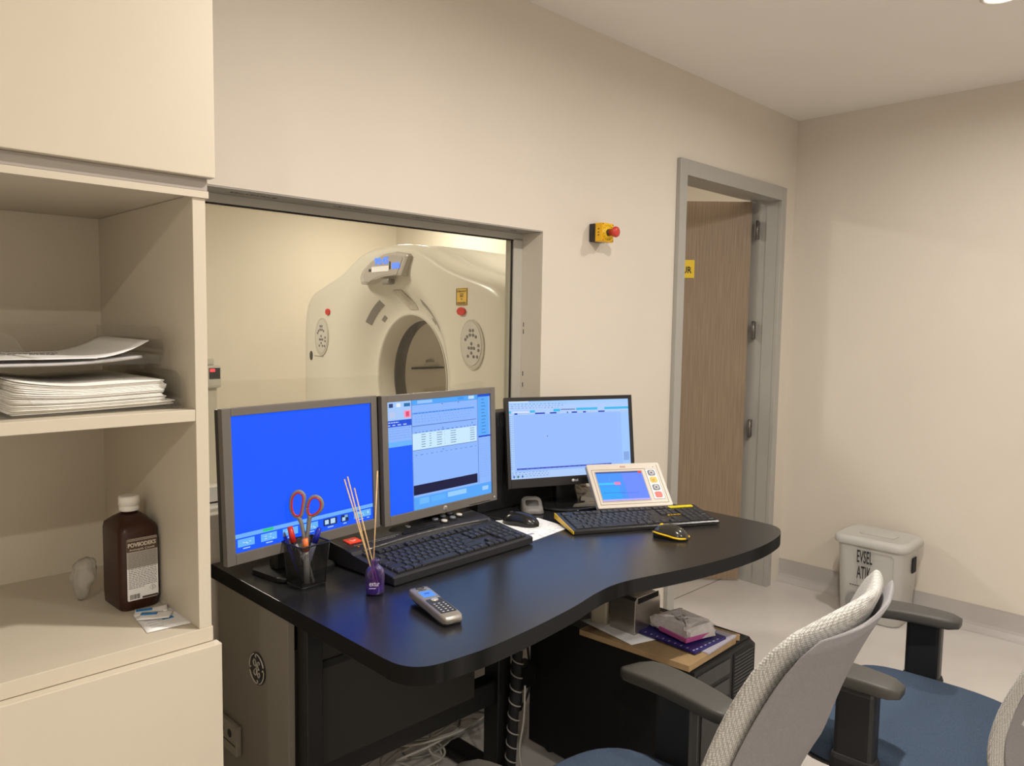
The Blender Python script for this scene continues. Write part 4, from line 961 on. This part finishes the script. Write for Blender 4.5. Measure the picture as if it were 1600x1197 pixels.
b = MB(); b.loft([[(r * math.cos(a), y, r * math.sin(a)) for a in [2 * PI * k / 24 for k in range(24)]] for r, y in ((0.012, -0.072), (0.012, -0.086), (0.018, -0.091), (0.020, -0.097), (0.018, -0.103), (0.008, -0.106))]); b.build('mushroom_button', mat('estop_red', (0.60, 0.05, 0.035), 0.35), es)
# ================================================================== SCANNER
gt = thing('scanner_gantry', 'large cream ring-shaped scanner behind the window, blue digits on its crown', 'medical scanner', (2.70, 1.95, 0), R_(-95.2))
ZC = 1.0
half = [(0, 1.80), (.20, 1.793), (.34, 1.768), (.46, 1.725), (.58, 1.672), (.74, 1.622), (.92, 1.578), (1.05, 1.54), (1.13, 1.48), (1.17, 1.38), (1.185, 1.2), (1.185, .7), (1.15, .3), (1.08, .06), (.6, .03), (0, .03)]
outl = [(x, z) for x, z in half] + [(-x, z) for x, z in reversed(half[1:-1])]
outl = [(p.x, p.y) for p in smooth_path([(x, z, 0) for x, z in outl], 3, True)][:-1]
def ray_out(a):
    dx, dz = math.sin(a), math.cos(a); best = 1.0
    n = len(outl)
    for i in range(n):
        x1, z1 = outl[i]; x2, z2 = outl[(i + 1) % n]; z1 -= ZC; z2 -= ZC
        ex, ez = x2 - x1, z2 - z1; den = dx * ez - dz * ex
        if abs(den) < 1e-9: continue
        t = (x1 * ez - z1 * ex) / den; u = (x1 * dz - z1 * dx) / den
        if t > 0 and -1e-6 <= u <= 1 + 1e-6: best = t
    return best
NA = 144; ANG = [2 * PI * i / NA for i in range(NA)]; RO = [ray_out(a) for a in ANG]; RB = 0.392
def fdep(r): return 0.17 * math.exp(-((r - RB) / 0.17) ** 2)
rings = []
for s in (0, .02, .05, .09, .14, .2, .28, .38, .5, .62, .74, .84, .9, .94, .97, .99, 1.0):
    ring = []
    for a, ro in zip(ANG, RO):
        r = RB + (ro - RB) * s
        d = fdep(r) + (0.05 * max(0, (s - .9) / .1) ** 2.2)
        ring.append((r * math.sin(a), d, ZC + r * math.cos(a)))
    rings.append(ring)
for d, k in ((.09, 1.0), (.20, .999), (.205, .985), (.225, .985), (.23, 1.004), (.45, 1.0), (.75, .985), (.88, .965), (.92, .93)):
    rings.append([(r * k * math.sin(a), d, ZC + r * k * math.cos(a)) for a, r in zip(ANG, RO)])
rings.append([(.46 * math.sin(a), .93, ZC + .46 * math.cos(a)) for a in ANG])
b = MB(); b.loft(rings, cap=False); b.build('gantry_cover', gantry_m, gt)
def ringloft(name, prof, m, p=gt):
    b = MB(); b.loft([[(r * math.sin(a), d, ZC + r * math.cos(a)) for a in ANG] for r, d in prof], cap=False); return b.build(name, m, p)
ringloft('bore_rim', [(RB + .004, .166), (RB - 0.002, .164), (RB - .008, .175), (.372, .20), (.360, .235), (.354, .265)], mat('bore_shell', (.62, .57, .48), .3))
ringloft('scan_ring', [(.354, .265), (.350, .270), (.350, .345), (.354, .35)], mat('mylar_dark', (.07, .06, .055), .22))
ringloft('rear_flare', [(.354, .35), (.358, .40), (.38, .62), (.43, .88), (.462, .93)], MATS['bore_shell'])
def face_pt(x, z, off):
    r = math.hypot(x, z - ZC); return (x, fdep(r) - off, z)
def face_patch(name, pts, off, th, m, p=gt, k=1):
    """a plate whose outline follows the front cover"""
    b = MB(); n = len(pts)
    cx_ = sum(q[0] for q in pts) / n; cz_ = sum(q[1] for q in pts) / n
    t = bmesh.new(); fr = []; bk = []; mid = []
    for q in pts:
        fr.append(t.verts.new(face_pt(q[0], q[1], off + th))); bk.append(t.verts.new(face_pt(q[0], q[1], -0.01)))
    for q in pts: mid.append(t.verts.new(face_pt(cx_ + (q[0] - cx_) * .5, cz_ + (q[1] - cz_) * .5, off + th)))
    c0 = t.verts.new(face_pt(cx_, cz_, off + th))
    for i in range(n):
        j = (i + 1) % n
        t.faces.new((fr[i], fr[j], bk[j], bk[i])); t.faces.new((fr[i], fr[j], mid[j], mid[i])); t.faces.new((mid[i], mid[j], c0))
    b._take(t, None, False); return b.build(name, m, p)
def oval(cx_, cz_, a, c, n=28, rot=0): return [(cx_ + a * math.cos(t) * math.cos(rot) - c * math.sin(t) * math.sin(rot), cz_ + a * math.cos(t) * math.sin(rot) + c * math.sin(t) * math.cos(rot)) for t in [2 * PI * i / n for i in range(n)]]
# crown display
dpts = [(-.27, 1.575), (-.285, 1.63), (-.25, 1.675), (-.14, 1.735), (0, 1.772), (.14, 1.778), (.27, 1.755), (.285, 1.74), (.21, 1.625), (.20, 1.615), (.10, 1.622), (0, 1.618), (-.12, 1.598), (-.20, 1.572)]
b = MB(); b.prism([(x, 1.66 + (z - 1.675) * .88) for x, z in dpts], 0, 0.07, TR(0, 0.04, 0) @ UP, bevel=0.018)
dsp = b.build('display_hood', mat('hood_grey', (.50, .46, .41), .3), gt)
b = MB(); M = TR(0, -0.0305, -.014) @ UP
ip = [(0 + (x - 0.0) * .80 + .0, 1.683 + (z - 1.69) * .72) for x, z in dpts]
b.prism(ip, 0, 0.002, M); b.build('display_panel', mat('panel_lightgrey', (.46, .42, .38), .25), gt)
b = MB(); M2 = TR(0, -0.033, -.018) @ UP
b.text('90:45', -.085, 1.700, .16, .042, M2, depth=.002, bold=.02); b.text('000', .115, 1.668, .085, .036, M2, depth=.002, bold=.02); b.build('digits', emis('digit_blue', (70, 120, 255), 2.2), gt)
b = MB(); b.box(-.12, -.0345, 1.640, .08, -.0325, 1.672); b.build('paper_note', paper_m, gt)
b = MB(); b.box(.085, -.0345, 1.650, .098, -.0325, 1.695); b.box(-.155, -.0345, 1.645, -.13, -.0325, 1.66); b.build('display_print', ink_m, gt)
b = MB(); b.box(-.03, -.020, 1.565, .05, .03, 1.60, r=.01); b.build('camera_pod', gantry_g, gt)
face_patch('front_logo', [(-.06, 1.535), (.03, 1.535), (.10, 1.45), (.10, 1.42), (.0, 1.42), (-.045, 1.48)], 0.0, 0.004, mat('logo_cream2', (.58, .53, .44), .3))
# laser windows, vents
def slotpts(r, a0, a1, w_, n=10):
    A = [R_(a0 + (a1 - a0) * i / n) for i in range(n + 1)]
    cap0 = []; P = [((r + w_) * math.sin(a), ZC + (r + w_) * math.cos(a)) for a in A]; Q = [((r - w_) * math.sin(a), ZC + (r - w_) * math.cos(a)) for a in reversed(A)]
    return P + Q
for a0, a1 in ((-50, -26), (26, 54)): face_patch('laser_window', slotpts(.515, a0, a1, .017), 0, .003, gantry_g)
for a0, a1 in ((-40, -34), (37, 42)): face_patch('laser_window', slotpts(.455, a0, a1, .010), 0, .003, gantry_g)
# control panels
for sx in (-1, 1):
    px = sx * .86
    pan = face_patch('control_keypad', oval(px, 1.235, .100, .130, 32, sx * .15), 0, .006, mat('keypad_cream', (.54, .50, .42), .3))
    face_patch('keypad_recess', oval(px - sx * .004, 1.240, .085, .112, 32, sx * .15), .004, .004, mat('keypad_white', (.62, .59, .53), .3), pan)
    btn = mat('keypad_button', (.16, .15, .14), .5)
    spots = [(-.012, .075), (.012, .075)] + [(.055 * math.sin(R_(t)), .015 + .038 * math.cos(R_(t))) for t in (-70, -42, -14, 14, 42)] + [(.060, .0), (.060, -.025)] + [(0, .008), (-.022, -.015), (.022, -.015), (0, -.015), (0, -.040), (-.028, -.058), (.02, -.058), (.050, -.058)]
    for q in spots: face_patch('keypad_button', oval(px + q[0], 1.232 + q[1], .0085, .0085, 10), .008, .002, btn, pan)
for sx, w_ in ((-1, .030), (1, .036)):
    face_patch('stop_button', oval(sx * .765, 1.405, w_, .021, 16), 0, .010, red_m)
lab = face_patch('warning_label', [(.715, 1.436), (.812, 1.436), (.812, 1.525), (.715, 1.525)], 0, .002, mat('label_yellow', (.80, .50, .06), .5))
b = MB(); M = TR(0, -0.0035, 0) @ UP
b.text('DİKKAT', .724, 1.504, .078, .012, M); b.text('AA', .748, 1.478, .030, .013, M); b.text('V', .756, 1.464, .014, .009, M)
for z in (1.450, 1.444): b.box(.725, -.005, z, .80, -.0035, z + .002)
b.box(.745, -.005, 1.495, .78, -.0035, 1.497)
for e in ((.717, 1.438, .81, 1.4395), (.717, 1.5215, .81, 1.523), (.717, 1.438, .7185, 1.523), (.8085, 1.438, .81, 1.523)): b.box(e[0], -.004, e[1], e[2], -.0022, e[3])
b.build('label_print', ink_m, lab)
face_patch('round_badge', oval(-1.03, 1.10, .022, .032, 20), 0, .004, mat('badge_dark', (.03, .03, .03), .3))
b = MB(); b.text('scanner', -.88, 1.052, .14, .012, TR(0, -.002, 0) @ UP) if False else [b.box(-.98 + .018 * k, -.003, 1.098, -.968 + .018 * k, 0, 1.104) for k in range(8)]
b.build('model_print', mat('print_faint', (.45, .42, .36), .5), gt)
# slots inside the rear flare (far side wall)
b = MB(); b.box(-.372, .40, 1.030, -.350, .66, 1.042); b.build('bore_slot', matte_black, gt)
b = MB(); b.box(-.372, .52, 1.075, -.352, .58, 1.090); b.build('bore_indicator', gantry_g, gt)
b = MB(); b.lathe([(.09, 0), (.092, .02), (.085, .035), (.05, .045)], 24, TR(.70, .62, 1.60)); b.build('status_lamp', mat('lamp_silver', (.7, .68, .62), .2, metal=.4), gt)
# white post with reader seen at the left edge of the window
po = thing('equipment_post', 'white equipment post with a small red-lit reader, at the left edge of the window', 'medical device', (1.03, 0.62, 0))
b = MB(); b.box(-.11, -.03, 0.0, .036, .03, 1.150, r=.006); b.build('post', white_m, po)
b = MB(); b.box(-.06, -.05, 1.125, .042, .03, 1.198, r=.008); b.box(-.06, -.03, 1.198, .028, .03, 1.220, r=.006); b.build('reader', mat('reader_white', (.72, .7, .66), .3), po)
b = MB(); b.box(.0, -.052, 1.155, .035, -.049, 1.190); b.mi = 1; b.box(.002, -.053, 1.178, .018, -.0515, 1.187); b.build('reader_display', [matte_black, emis('led_red', (255, 60, 70), 2)], po)
b = MB(); b.box(.040, -.01, .90, .052, .02, 1.03, r=.002); b.build('cable_duct', mat('duct_grey', (.35, .34, .31), .5), po)

# ================================================================== COMPUTER TOWER UNDER THE DESK
tw = thing('computer_tower', 'big black computer tower under the desk, its top loaded with a tray board', 'computer', (0, 0, 0))
b = MB(); b.prism([(1.700, .03), (2.035, .03), (2.035, .435), (2.018, .452), (1.700, .452)], .22, .795, UP, bevel=.003); b.build('case', mat('tower_black', (.009, .0085, .0085), .6, spec=.25), tw)
b = MB(); b.prism([(1.705, .05), (2.03, .05), (2.03, .432), (2.012, .446), (1.705, .446)], .795, .806, UP); b.build('front_panel', mat('tower_front', (.014, .0135, .0135), .5, spec=.3), tw)
b = MB(); M = TR(0, -.8062, 0) @ UP
b.prism([(1.905, .300), (2.022, .300), (2.022, .425), (2.01, .436), (1.905, .436)], 0, .002, M); b.mi = 1
for k in range(13): b.box(1.911, -.8095, .305 + k * .0098, 2.016, -.8080, .3085 + k * .0098)
b.build('front_vent', [matte_black, mat('vent_grey', (.035, .034, .034), .4)], tw)
b = MB(); b.box(1.715, -.8085, .39, 1.885, -.806, .432); b.box(1.715, -.8085, .33, 1.885, -.806, .375); b.box(1.745, -.8085, .16, 1.885, -.806, .318); b.build('drive_bay', mat('bay_black', (.016, .016, .016), .35), tw)
for x, y in ((1.74, -.75), (1.99, -.75), (1.74, -.28), (1.99, -.28)):
    b = MB(); b.cyl((x - .012, y, .022), (x + .012, y, .022), .0215, n=16); b.build('caster', black_m, tw)
ZT = .4525
b = MB(); M = TR(1.825, -.625, ZT, R_(4))
b.prism([(-.150, -.165), (.105, -.175), (.108, -.160), (.120, -.160), (.130, -.175), (.137, -.172), (.137, .185), (-.150, .185)], 0, .016, M)
tag(b.build('tray_board', mat('board_tan', (.36, .24, .12), .6, noise=.12, nscale=25)), 'tan notched board lying across the top of the black tower', 'board')
ZB = ZT + .0165
b = MB(); b.sheet(lambda u, v: (1.683 + .095 * u + .02 * v, -.62 + .20 * v - .03 * u, ZB + .001 + .006 * (1 - u) * v), 8, 6, .0007); tag(b.build('paper_sheet', paper_m), 'loose white sheet at the rear of the tan board beside the metal dispenser', 'paper')
b = MB(); b.prism([(x, y) for x, y in rrect(.165, .21, .004, 2)], 0, .004, TR(1.862, -.690, ZB, R_(3))); tag(b.build('notebook', mat('grey_cover', (.42, .39, .45), .6)), 'pale grey notebook under the dark blue one on the tan board', 'notebook')
nb = thing('notebook', 'dark blue dotted notebook under the pack of wipes', 'notebook', (1.832, -.680, ZB + .0042), R_(-2))
b = MB(); b.prism(rrect(.155, .20, .003, 2), 0, .006); b.build('cover', mat('navy_cover', (.02, .015, .13), .4), nb)
b = MB()
for k in range(9): b.box(-.073, -.092 + k * .020, .0058, -.065, -.089 + k * .020, .0064)
for k in range(6): b.box(-.06 + k * .02, -.094, .0058, -.052 + k * .02, -.0905, .0064)
b.build('cover_dots', mat('dots_pale', (.4, .4, .6), .5), nb)
# metal dispenser
nd = thing('napkin_dispenser', 'brushed metal napkin dispenser on the tan board', 'dispenser', (1.800, -.545, ZB), R_(0))
b = MB(); b.prism([(x, z) for x, z in [(-.062, 0), (.062, 0), (.062, .088), (.052, .102), (.036, .108), (-.054, .108), (-.062, .100)]], -.045, .045, UP, bevel=.002); b.build('dispenser_body', chrome_m, nd)
b = MB(); b.box(-.035, -.02, .1075, .05, .02, .114, r=.002); b.build('napkins', mat('napkin_cream', (.4, .36, .28), .8), nd)
b = MB(); b.box(-.050, -.046, .090, .05, -.0445, .106); b.build('dispenser_mouth', matte_black, nd)
b = MB(); b.prism(rrect(.022, .055, .008, 4), 0, .085, TR(1.742, -.462, ZB, R_(10)), bevel=.004); tag(b.build('white_canister', mat('cream_plastic', (.5, .45, .35), .5)), 'flat cream plastic container standing behind the metal dispenser', 'container')
# wipes
wp = thing('wet_wipes_pack', 'crumpled white and pink pack of wet wipes', 'wipes', (1.850, -.675, ZB + .011), R_(-12))
rn = random.Random(31)
def wfn(W, D, H, z0, jit, seed):
    rr = random.Random(seed); rings = []
    for s, z in ((.82, 0), (.98, .004), (1.0, H * .35), (.97, H * .7), (.86, H * .95), (.6, H * 1.0), (.2, H * 1.02)):
        rings.append([(x * s * (1 + rr.uniform(-jit, jit)), y * s * (1 + rr.uniform(-jit, jit)), z0 + z + rr.uniform(-jit, jit) * H * .8) for x, y in rrect(W, D, .012, 5)])
    return rings
b = MB(); b.loft(wfn(.118, .145, .040, 0, .11, 5), smooth=False); b.build('pack', mat('pack_white', (.62, .58, .56), .35, noise=.1, nscale=50), wp)
b = MB(); b.box(-.064, -.0765, .004, .045, -.0715, .017, r=.001); b.box(-.0635, -.07, .004, -.0585, .03, .016, r=.001); b.build('pink_band', mat('pack_pink', (.50, .10, .30), .4), wp)
b = MB(); M = TR(0, 0, .0405, R_(70))
b.prism(rrect(.055, .04, .008, 3, .005, .0), 0, .0008, M); b.mi = 1
P = [(-.01 + .011 * math.cos(a), .012 + .011 * math.sin(a), .001) for a in [2 * PI * k / 16 for k in range(17)]]; b.tube(P, .0008, 4, M=M)
b.text('Baby', -.018, -.012, .034, .014, M @ Matrix.Translation((0, 0, .0008))); 
b.build('pack_print', [mat('pack_grey', (.50, .48, .47), .4), mat('pack_brown', (.22, .12, .10), .5)], wp)

# ================================================================== CABLES UNDER THE DESK
def cable(name, label, pts, r, m, k=8, cat='cable', group=None):
    b = MB(); b.tube(smooth_path(pts, k), r, 7); return tag(b.build(name, m), label, cat, group)
wc = mat('cable_white', (.42, .40, .35), .5); gc = mat('cable_grey', (.2, .2, .18), .5)
sw = thing('cable_wrap', 'black cable bundle in spiral wrap hanging from the desk', 'cable bundle', (0, 0, 0))
b = MB(); b.tube(smooth_path([(1.5555, -.330, .705), (1.545, -.327, .55), (1.537, -.325, .40), (1.525, -.323, .2), (1.5145, -.322, .02)], 8), .0155, 10); b.build('bundle', matte_black, sw)
b = MB(); P = []
for i in range(16 * 20 + 1):
    s = i / (16 * 20); z = .69 - .665 * s; cx_ = 1.5555 - .041 * s; a = 2 * PI * i / 20
    P.append((cx_ + .0168 * math.cos(a), -.330 + .008 * s + .0168 * math.sin(a), z))
b.tube(P, .0022, 5); b.build('spiral', mat('spiral_grey', (.35, .33, .30), .35), sw)
rn = random.Random(77)
labs = ['white cable loop on the floor nearest the pedestal', 'white cable arching highest in the floor tangle', 'pale cable looped low beside the desk leg', 'white cable coiled widest on the floor under the desk', 'thin pale cable dropping from the cross beam into the tangle']
for i, lb in enumerate(labs[:4]):
    c = (1.33 + .06 * i, -.11 + .01 * i); P = []
    for k in range(26):
        a = k * .62 + i; rr = .07 + .045 * math.sin(k * .37 + i * 1.3) + .02 * i * .5
        P.append((c[0] + rr * 1.5 * math.cos(a), c[1] + rr * .55 * math.sin(a), max(.006, .035 + .05 * i * .6 + .04 * math.sin(a * .7 + i) + .006 * k * .4)))
    cable('power_cable', lb, P, .0035, wc if i != 2 else gc, 5)
cable('power_cable', labs[4], [(1.40, -.13, .62), (1.41, -.14, .45), (1.38, -.10, .30), (1.42, -.12, .2), (1.36, -.14, .1), (1.45, -.12, .02)], .003, wc)
cable('power_cable', 'white cord running down beside the spiral wrap', [(1.549, -.345, .30), (1.546, -.345, .2), (1.535, -.34, .1), (1.545, -.36, .005)], .003, wc)
cable('power_cable', 'black cable curving in front of the wall above the cross beam', [(1.50, -.02, .60), (1.44, -.03, .50), (1.38, -.03, .38), (1.33, -.03, .26), (1.32, -.04, .15)], .004, black_m)
cable('power_cable', 'second thin black cable curving over the wall left of the desk leg', [(1.54, -.02, .62), (1.49, -.03, .52), (1.44, -.03, .44), (1.41, -.03, .33), (1.40, -.04, .2)], .003, black_m)
cable('power_cable', 'black cable looping between the spiral wrap and the tower', [(1.56, -.29, .33), (1.60, -.27, .30), (1.62, -.26, .24), (1.60, -.27, .18), (1.57, -.29, .15)], .0035, black_m)
cable('power_cable', 'black cable loops hanging at the rear corner of the tower', [(1.66, -.22, .50), (1.63, -.22, .40), (1.67, -.20, .30), (1.66, -.21, .20), (1.64, -.24, .16), (1.66, -.26, .24), (1.65, -.25, .40)], .004, black_m)
b = MB(); b.box(1.610, -.255, .16, 1.635, -.235, .30, r=.004); b.cyl((1.622, -.245, .16), (1.618, -.245, .09), .003)
tag(b.build('power_adapter', black_m), 'long black power adapter hanging between the spiral wrap and the tower', 'adapter')
cable('power_cable', 'thin black cord dropping from the desk right of the metal dispenser', [(1.93, -.43, .71), (1.932, -.43, .60), (1.935, -.42, .455)], .003, black_m)
bx = MB(); bx.box(1.605, -.20, .34, 1.66, -.06, .705, r=.006); tag(bx.build('cable_box', matte_black), 'black cable management box under the desk behind the spiral wrap', 'box')

# ================================================================== PEDAL BIN
bn = thing('pedal_bin', 'light grey plastic pedal bin with black capital lettering', 'bin', (3.695, -.560, 0), 0)
bg = mat('bin_grey', (.50, .49, .46), .38, noise=.02, nscale=8)
b = MB(); b.loft([[(x, y, z) for x, y in rrect(w_, d_, .045, 6)] for w_, d_, z in ((.205, .255, .001), (.215, .265, .01), (.243, .297, .345), (.245, .299, .350), (.252, .306, .352), (.252, .306, .358))]); b.build('bin_body', bg, bn)
b = MB(); b.loft([[(x, y, z) for x, y in rrect(w_, d_, .05, 6)] for w_, d_, z in ((.262, .322, .352), (.270, .332, .356), (.270, .332, .376), (.262, .324, .386), (.238, .30, .392), (.225, .288, .3925)  , (.215, .278, .390))]); b.build('lid', bg, bn)
b = MB(); b.prism(rrect(.08, .16, .02, 4), .3895, .3945, bevel=.002); b.build('lid_grip', bg, bn)
BF = Matrix(((0, 0, -1, 0), (-1, 0, 0, 0), (0, 1, 0, 0), (0, 0, 0, 1)))
tlt = TR(-.1145, 0, 0, 0, 0, 0) @ Matrix.Rotation(R_(-2.9), 4, 'Y')
b = MB(); P = [(x, z, .0) for x, z in rrect(.155, .25, .02, 4, .035, .215)]
P.append(P[0]); b.tube([(p[0], p[1], .001) for p in P], .0012, 5, M=tlt @ BF); b.build('panel_groove', mat('bin_groove', (.36, .35, .33), .4), bn)
b = MB(); b.text('EVSEL', -.045,   .278, .068, .060, tlt @ BF @ Matrix.Translation((0, 0, .0035)), depth=.0008, bold=.012); b.text('ATIK', -.045, .203, .062, .060, tlt @ BF @ Matrix.Translation((0, 0, .0020)), depth=.0008, bold=.012)
for k in range(5): b.box(-.0, 0, 0, 0.001, .001, .001) if False else b.prism([(-.075 + k * .011, .165), (-.067 + k * .011, .165), (-.067 + k * .011, .168), (-.075 + k * .011, .168)], .001, .0035, tlt @ BF)
b.build('lettering', ink_m, bn)
b = MB(); b.prism([(p[0], p[1]) for p in oval(-.045, .085, .05, .045, 20)], .0, .002, tlt @ BF); b.build('pedal_recess', mat('recess_grey', (.24, .24, .23), .5), bn)
b = MB(); b.box(-.150, -.01, .030, -.095, .09, .046, r=.005); b.build('pedal', black_m, bn)
b = MB(); b.box(.0, -.153, .24, .05, -.148, .31, r=.002); b.build('side_grip', matte_black, bn)

# ================================================================== OFFICE CHAIRS
def sgn(v, p): return math.copysign(abs(v) ** p, v)
def back_rings(off, inset, th, z0=.43, z1=1.0, hwm=.238):
    rings = []; N = 22
    for i in range(N + 1):
        v = i / N; z = z0 + inset + (z1 - z0 - 2 * inset) * v
        # rounded top and bottom corners
        H = (z1 - z0) / 2; zz = abs((z - (z0 + z1) / 2) / (H)); 
        hw = (hwm - inset) * (max(0.0, 1 - zz ** 6)) ** (1 / 3.2) * (0.93 + .07 * math.sin(PI * min(1, v * 1.2)))
        hw = max(hw, .02)
        yb = -.215 + .02 * math.sin(PI * min(1, v / .55)) - .175 * v ** 1.4 - .018 * math.cos(v * PI)
        ring = []
        for k in range(40):
            a = 2 * PI * k / 40
            x = hw * sgn(math.cos(a), .75); y = th * sgn(math.sin(a), .75)
            e = max(0.0, 1 - zz ** 10) ** .5
            ring.append((x, yb + off + .052 * (x / .232) ** 2 + y * (.35 + .65 * e), z - .012 * v ** 4 * (1 - min(1, (x / .232) ** 2))))
        rings.append(ring)
    return rings
def make_chair(label, loc, rz, toe=(0, 0), pad=(-.03, .22)):
    c = thing('office_chair', label, 'chair', loc, rz, 'blue-seated mesh office chairs')
    b = MB(); b.loft(back_rings(0, 0, .013)); b.build('backrest', knit_m, c)
    b = MB(); b.loft(back_rings(-.0105, .030, .004)); b.build('back_panel', backpanel_m, c)
    b = MB(); rings = []
    for s, z in ((.90, .410), (.97, .418), (1.0, .437), (.995, .455), (.97, .466), (.90, .474), (.6, .475), (.2, .472)):
        ring = []
        for k in range(48):
            a = 2 * PI * k / 48; x = .245 * s * sgn(math.cos(a), .62); y = .235 * s * sgn(math.sin(a), .62) + .015
            ring.append((x, y, z - .02 * max(0, (y - .13) / .12) ** 2))
        rings.append(ring)
    b.loft(rings); b.build('seat', seat_m, c)
    b = MB(); b.loft([[(x, y + .01, z) for x, y in rrect(.42 * s, .40 * s, .08, 5)] for s, z in ((.9, .385), (1, .395), (1, .4095))]); b.build('seat_pan', black_m, c)
    b = MB(); b.tube(smooth_path([(0, -.06, .385), (0, -.19, .40), (0, -.255, .47), (0, -.262, .60)], 6), .022, 10, flat=.5); b.build('back_bracket', black_m, c)
    for s in (-1, 1):
        b = MB(); rings = []
        for i in range(13):
            u = i / 12; y = pad[0] + (pad[1] - pad[0]) * u; e = max(0, 1 - abs(2 * u - 1) ** 6) ** .5
            hw = (.034 + .014 * u) * (.62 + .38 * e); zt = .628 - .030 * u ** 3 * .8 - .006 * (1 - u)
            xo = s * (.245 - .015 * u)
            rings.append([(xo + x, y, zt + z) for x, z in rrect(hw * 2, .028 * (.7 + .3 * e), .007, 3)])
        tw_ = toe[(s + 1) // 2]; piv = Matrix.Translation((s * .245, 0, 0)) @ Matrix.Rotation(R_(tw_), 4, 'Z') @ Matrix.Translation((-s * .245, 0, 0))
        b.loft(rings, M=piv); b.build('armrest', pad_m, c)
        b = MB(); b.box(s * .255 - .022, .010, .40, s * .255 + .022, .090, .612, r=.010); b.build('arm_post', black_m, c)
        b = MB(); b.box(s * .255 - .028, .005, .34, s * .255 + .028, .095, .47, r=.012); b.box(min(s * .08, s * .27), .02, .365, max(s * .08, s * .27), .07, .384, r=.006); b.build('arm_bracket', matte_black, c)
    b = MB(); b.cyl((0, 0, .10), (0, 0, .25), .026, n=20); b.cyl((0, 0, .25), (0, 0, .385), .014, n=20); b.build('gas_lift', black_m, c)
    for k in range(5):
        a = 2 * PI * k / 5 + .3; dx, dy = math.cos(a), math.sin(a)
        b = MB(); b.tube([(dx * .02, dy * .02, .115), (dx * .16, dy * .16, .10), (dx * .30, dy * .30, .07)], .022, 8, r1=.014); b.build('base_leg', black_m, c)
        b = MB(); M = TR(dx * .30, dy * .30, .0285, a)
        for o_ in (-.014, .014): b.cyl((0, o_ - .008, 0), (0, o_ + .008, 0), .028, n=18, M=M)
        b.cyl((0, 0, 0), (0, 0, .04), .007, n=8, M=M); b.build('caster', black_m, c)
    return c
make_chair('nearer office chair, white knit back in the centre foreground, pushed up to the desk', (1.045, -1.082, 0), R_(4), (4, -19), (-.10, .19))
make_chair('further office chair by the right frame edge, blue seat fully in view between its arms', (1.845, -1.295, 0), R_(3))
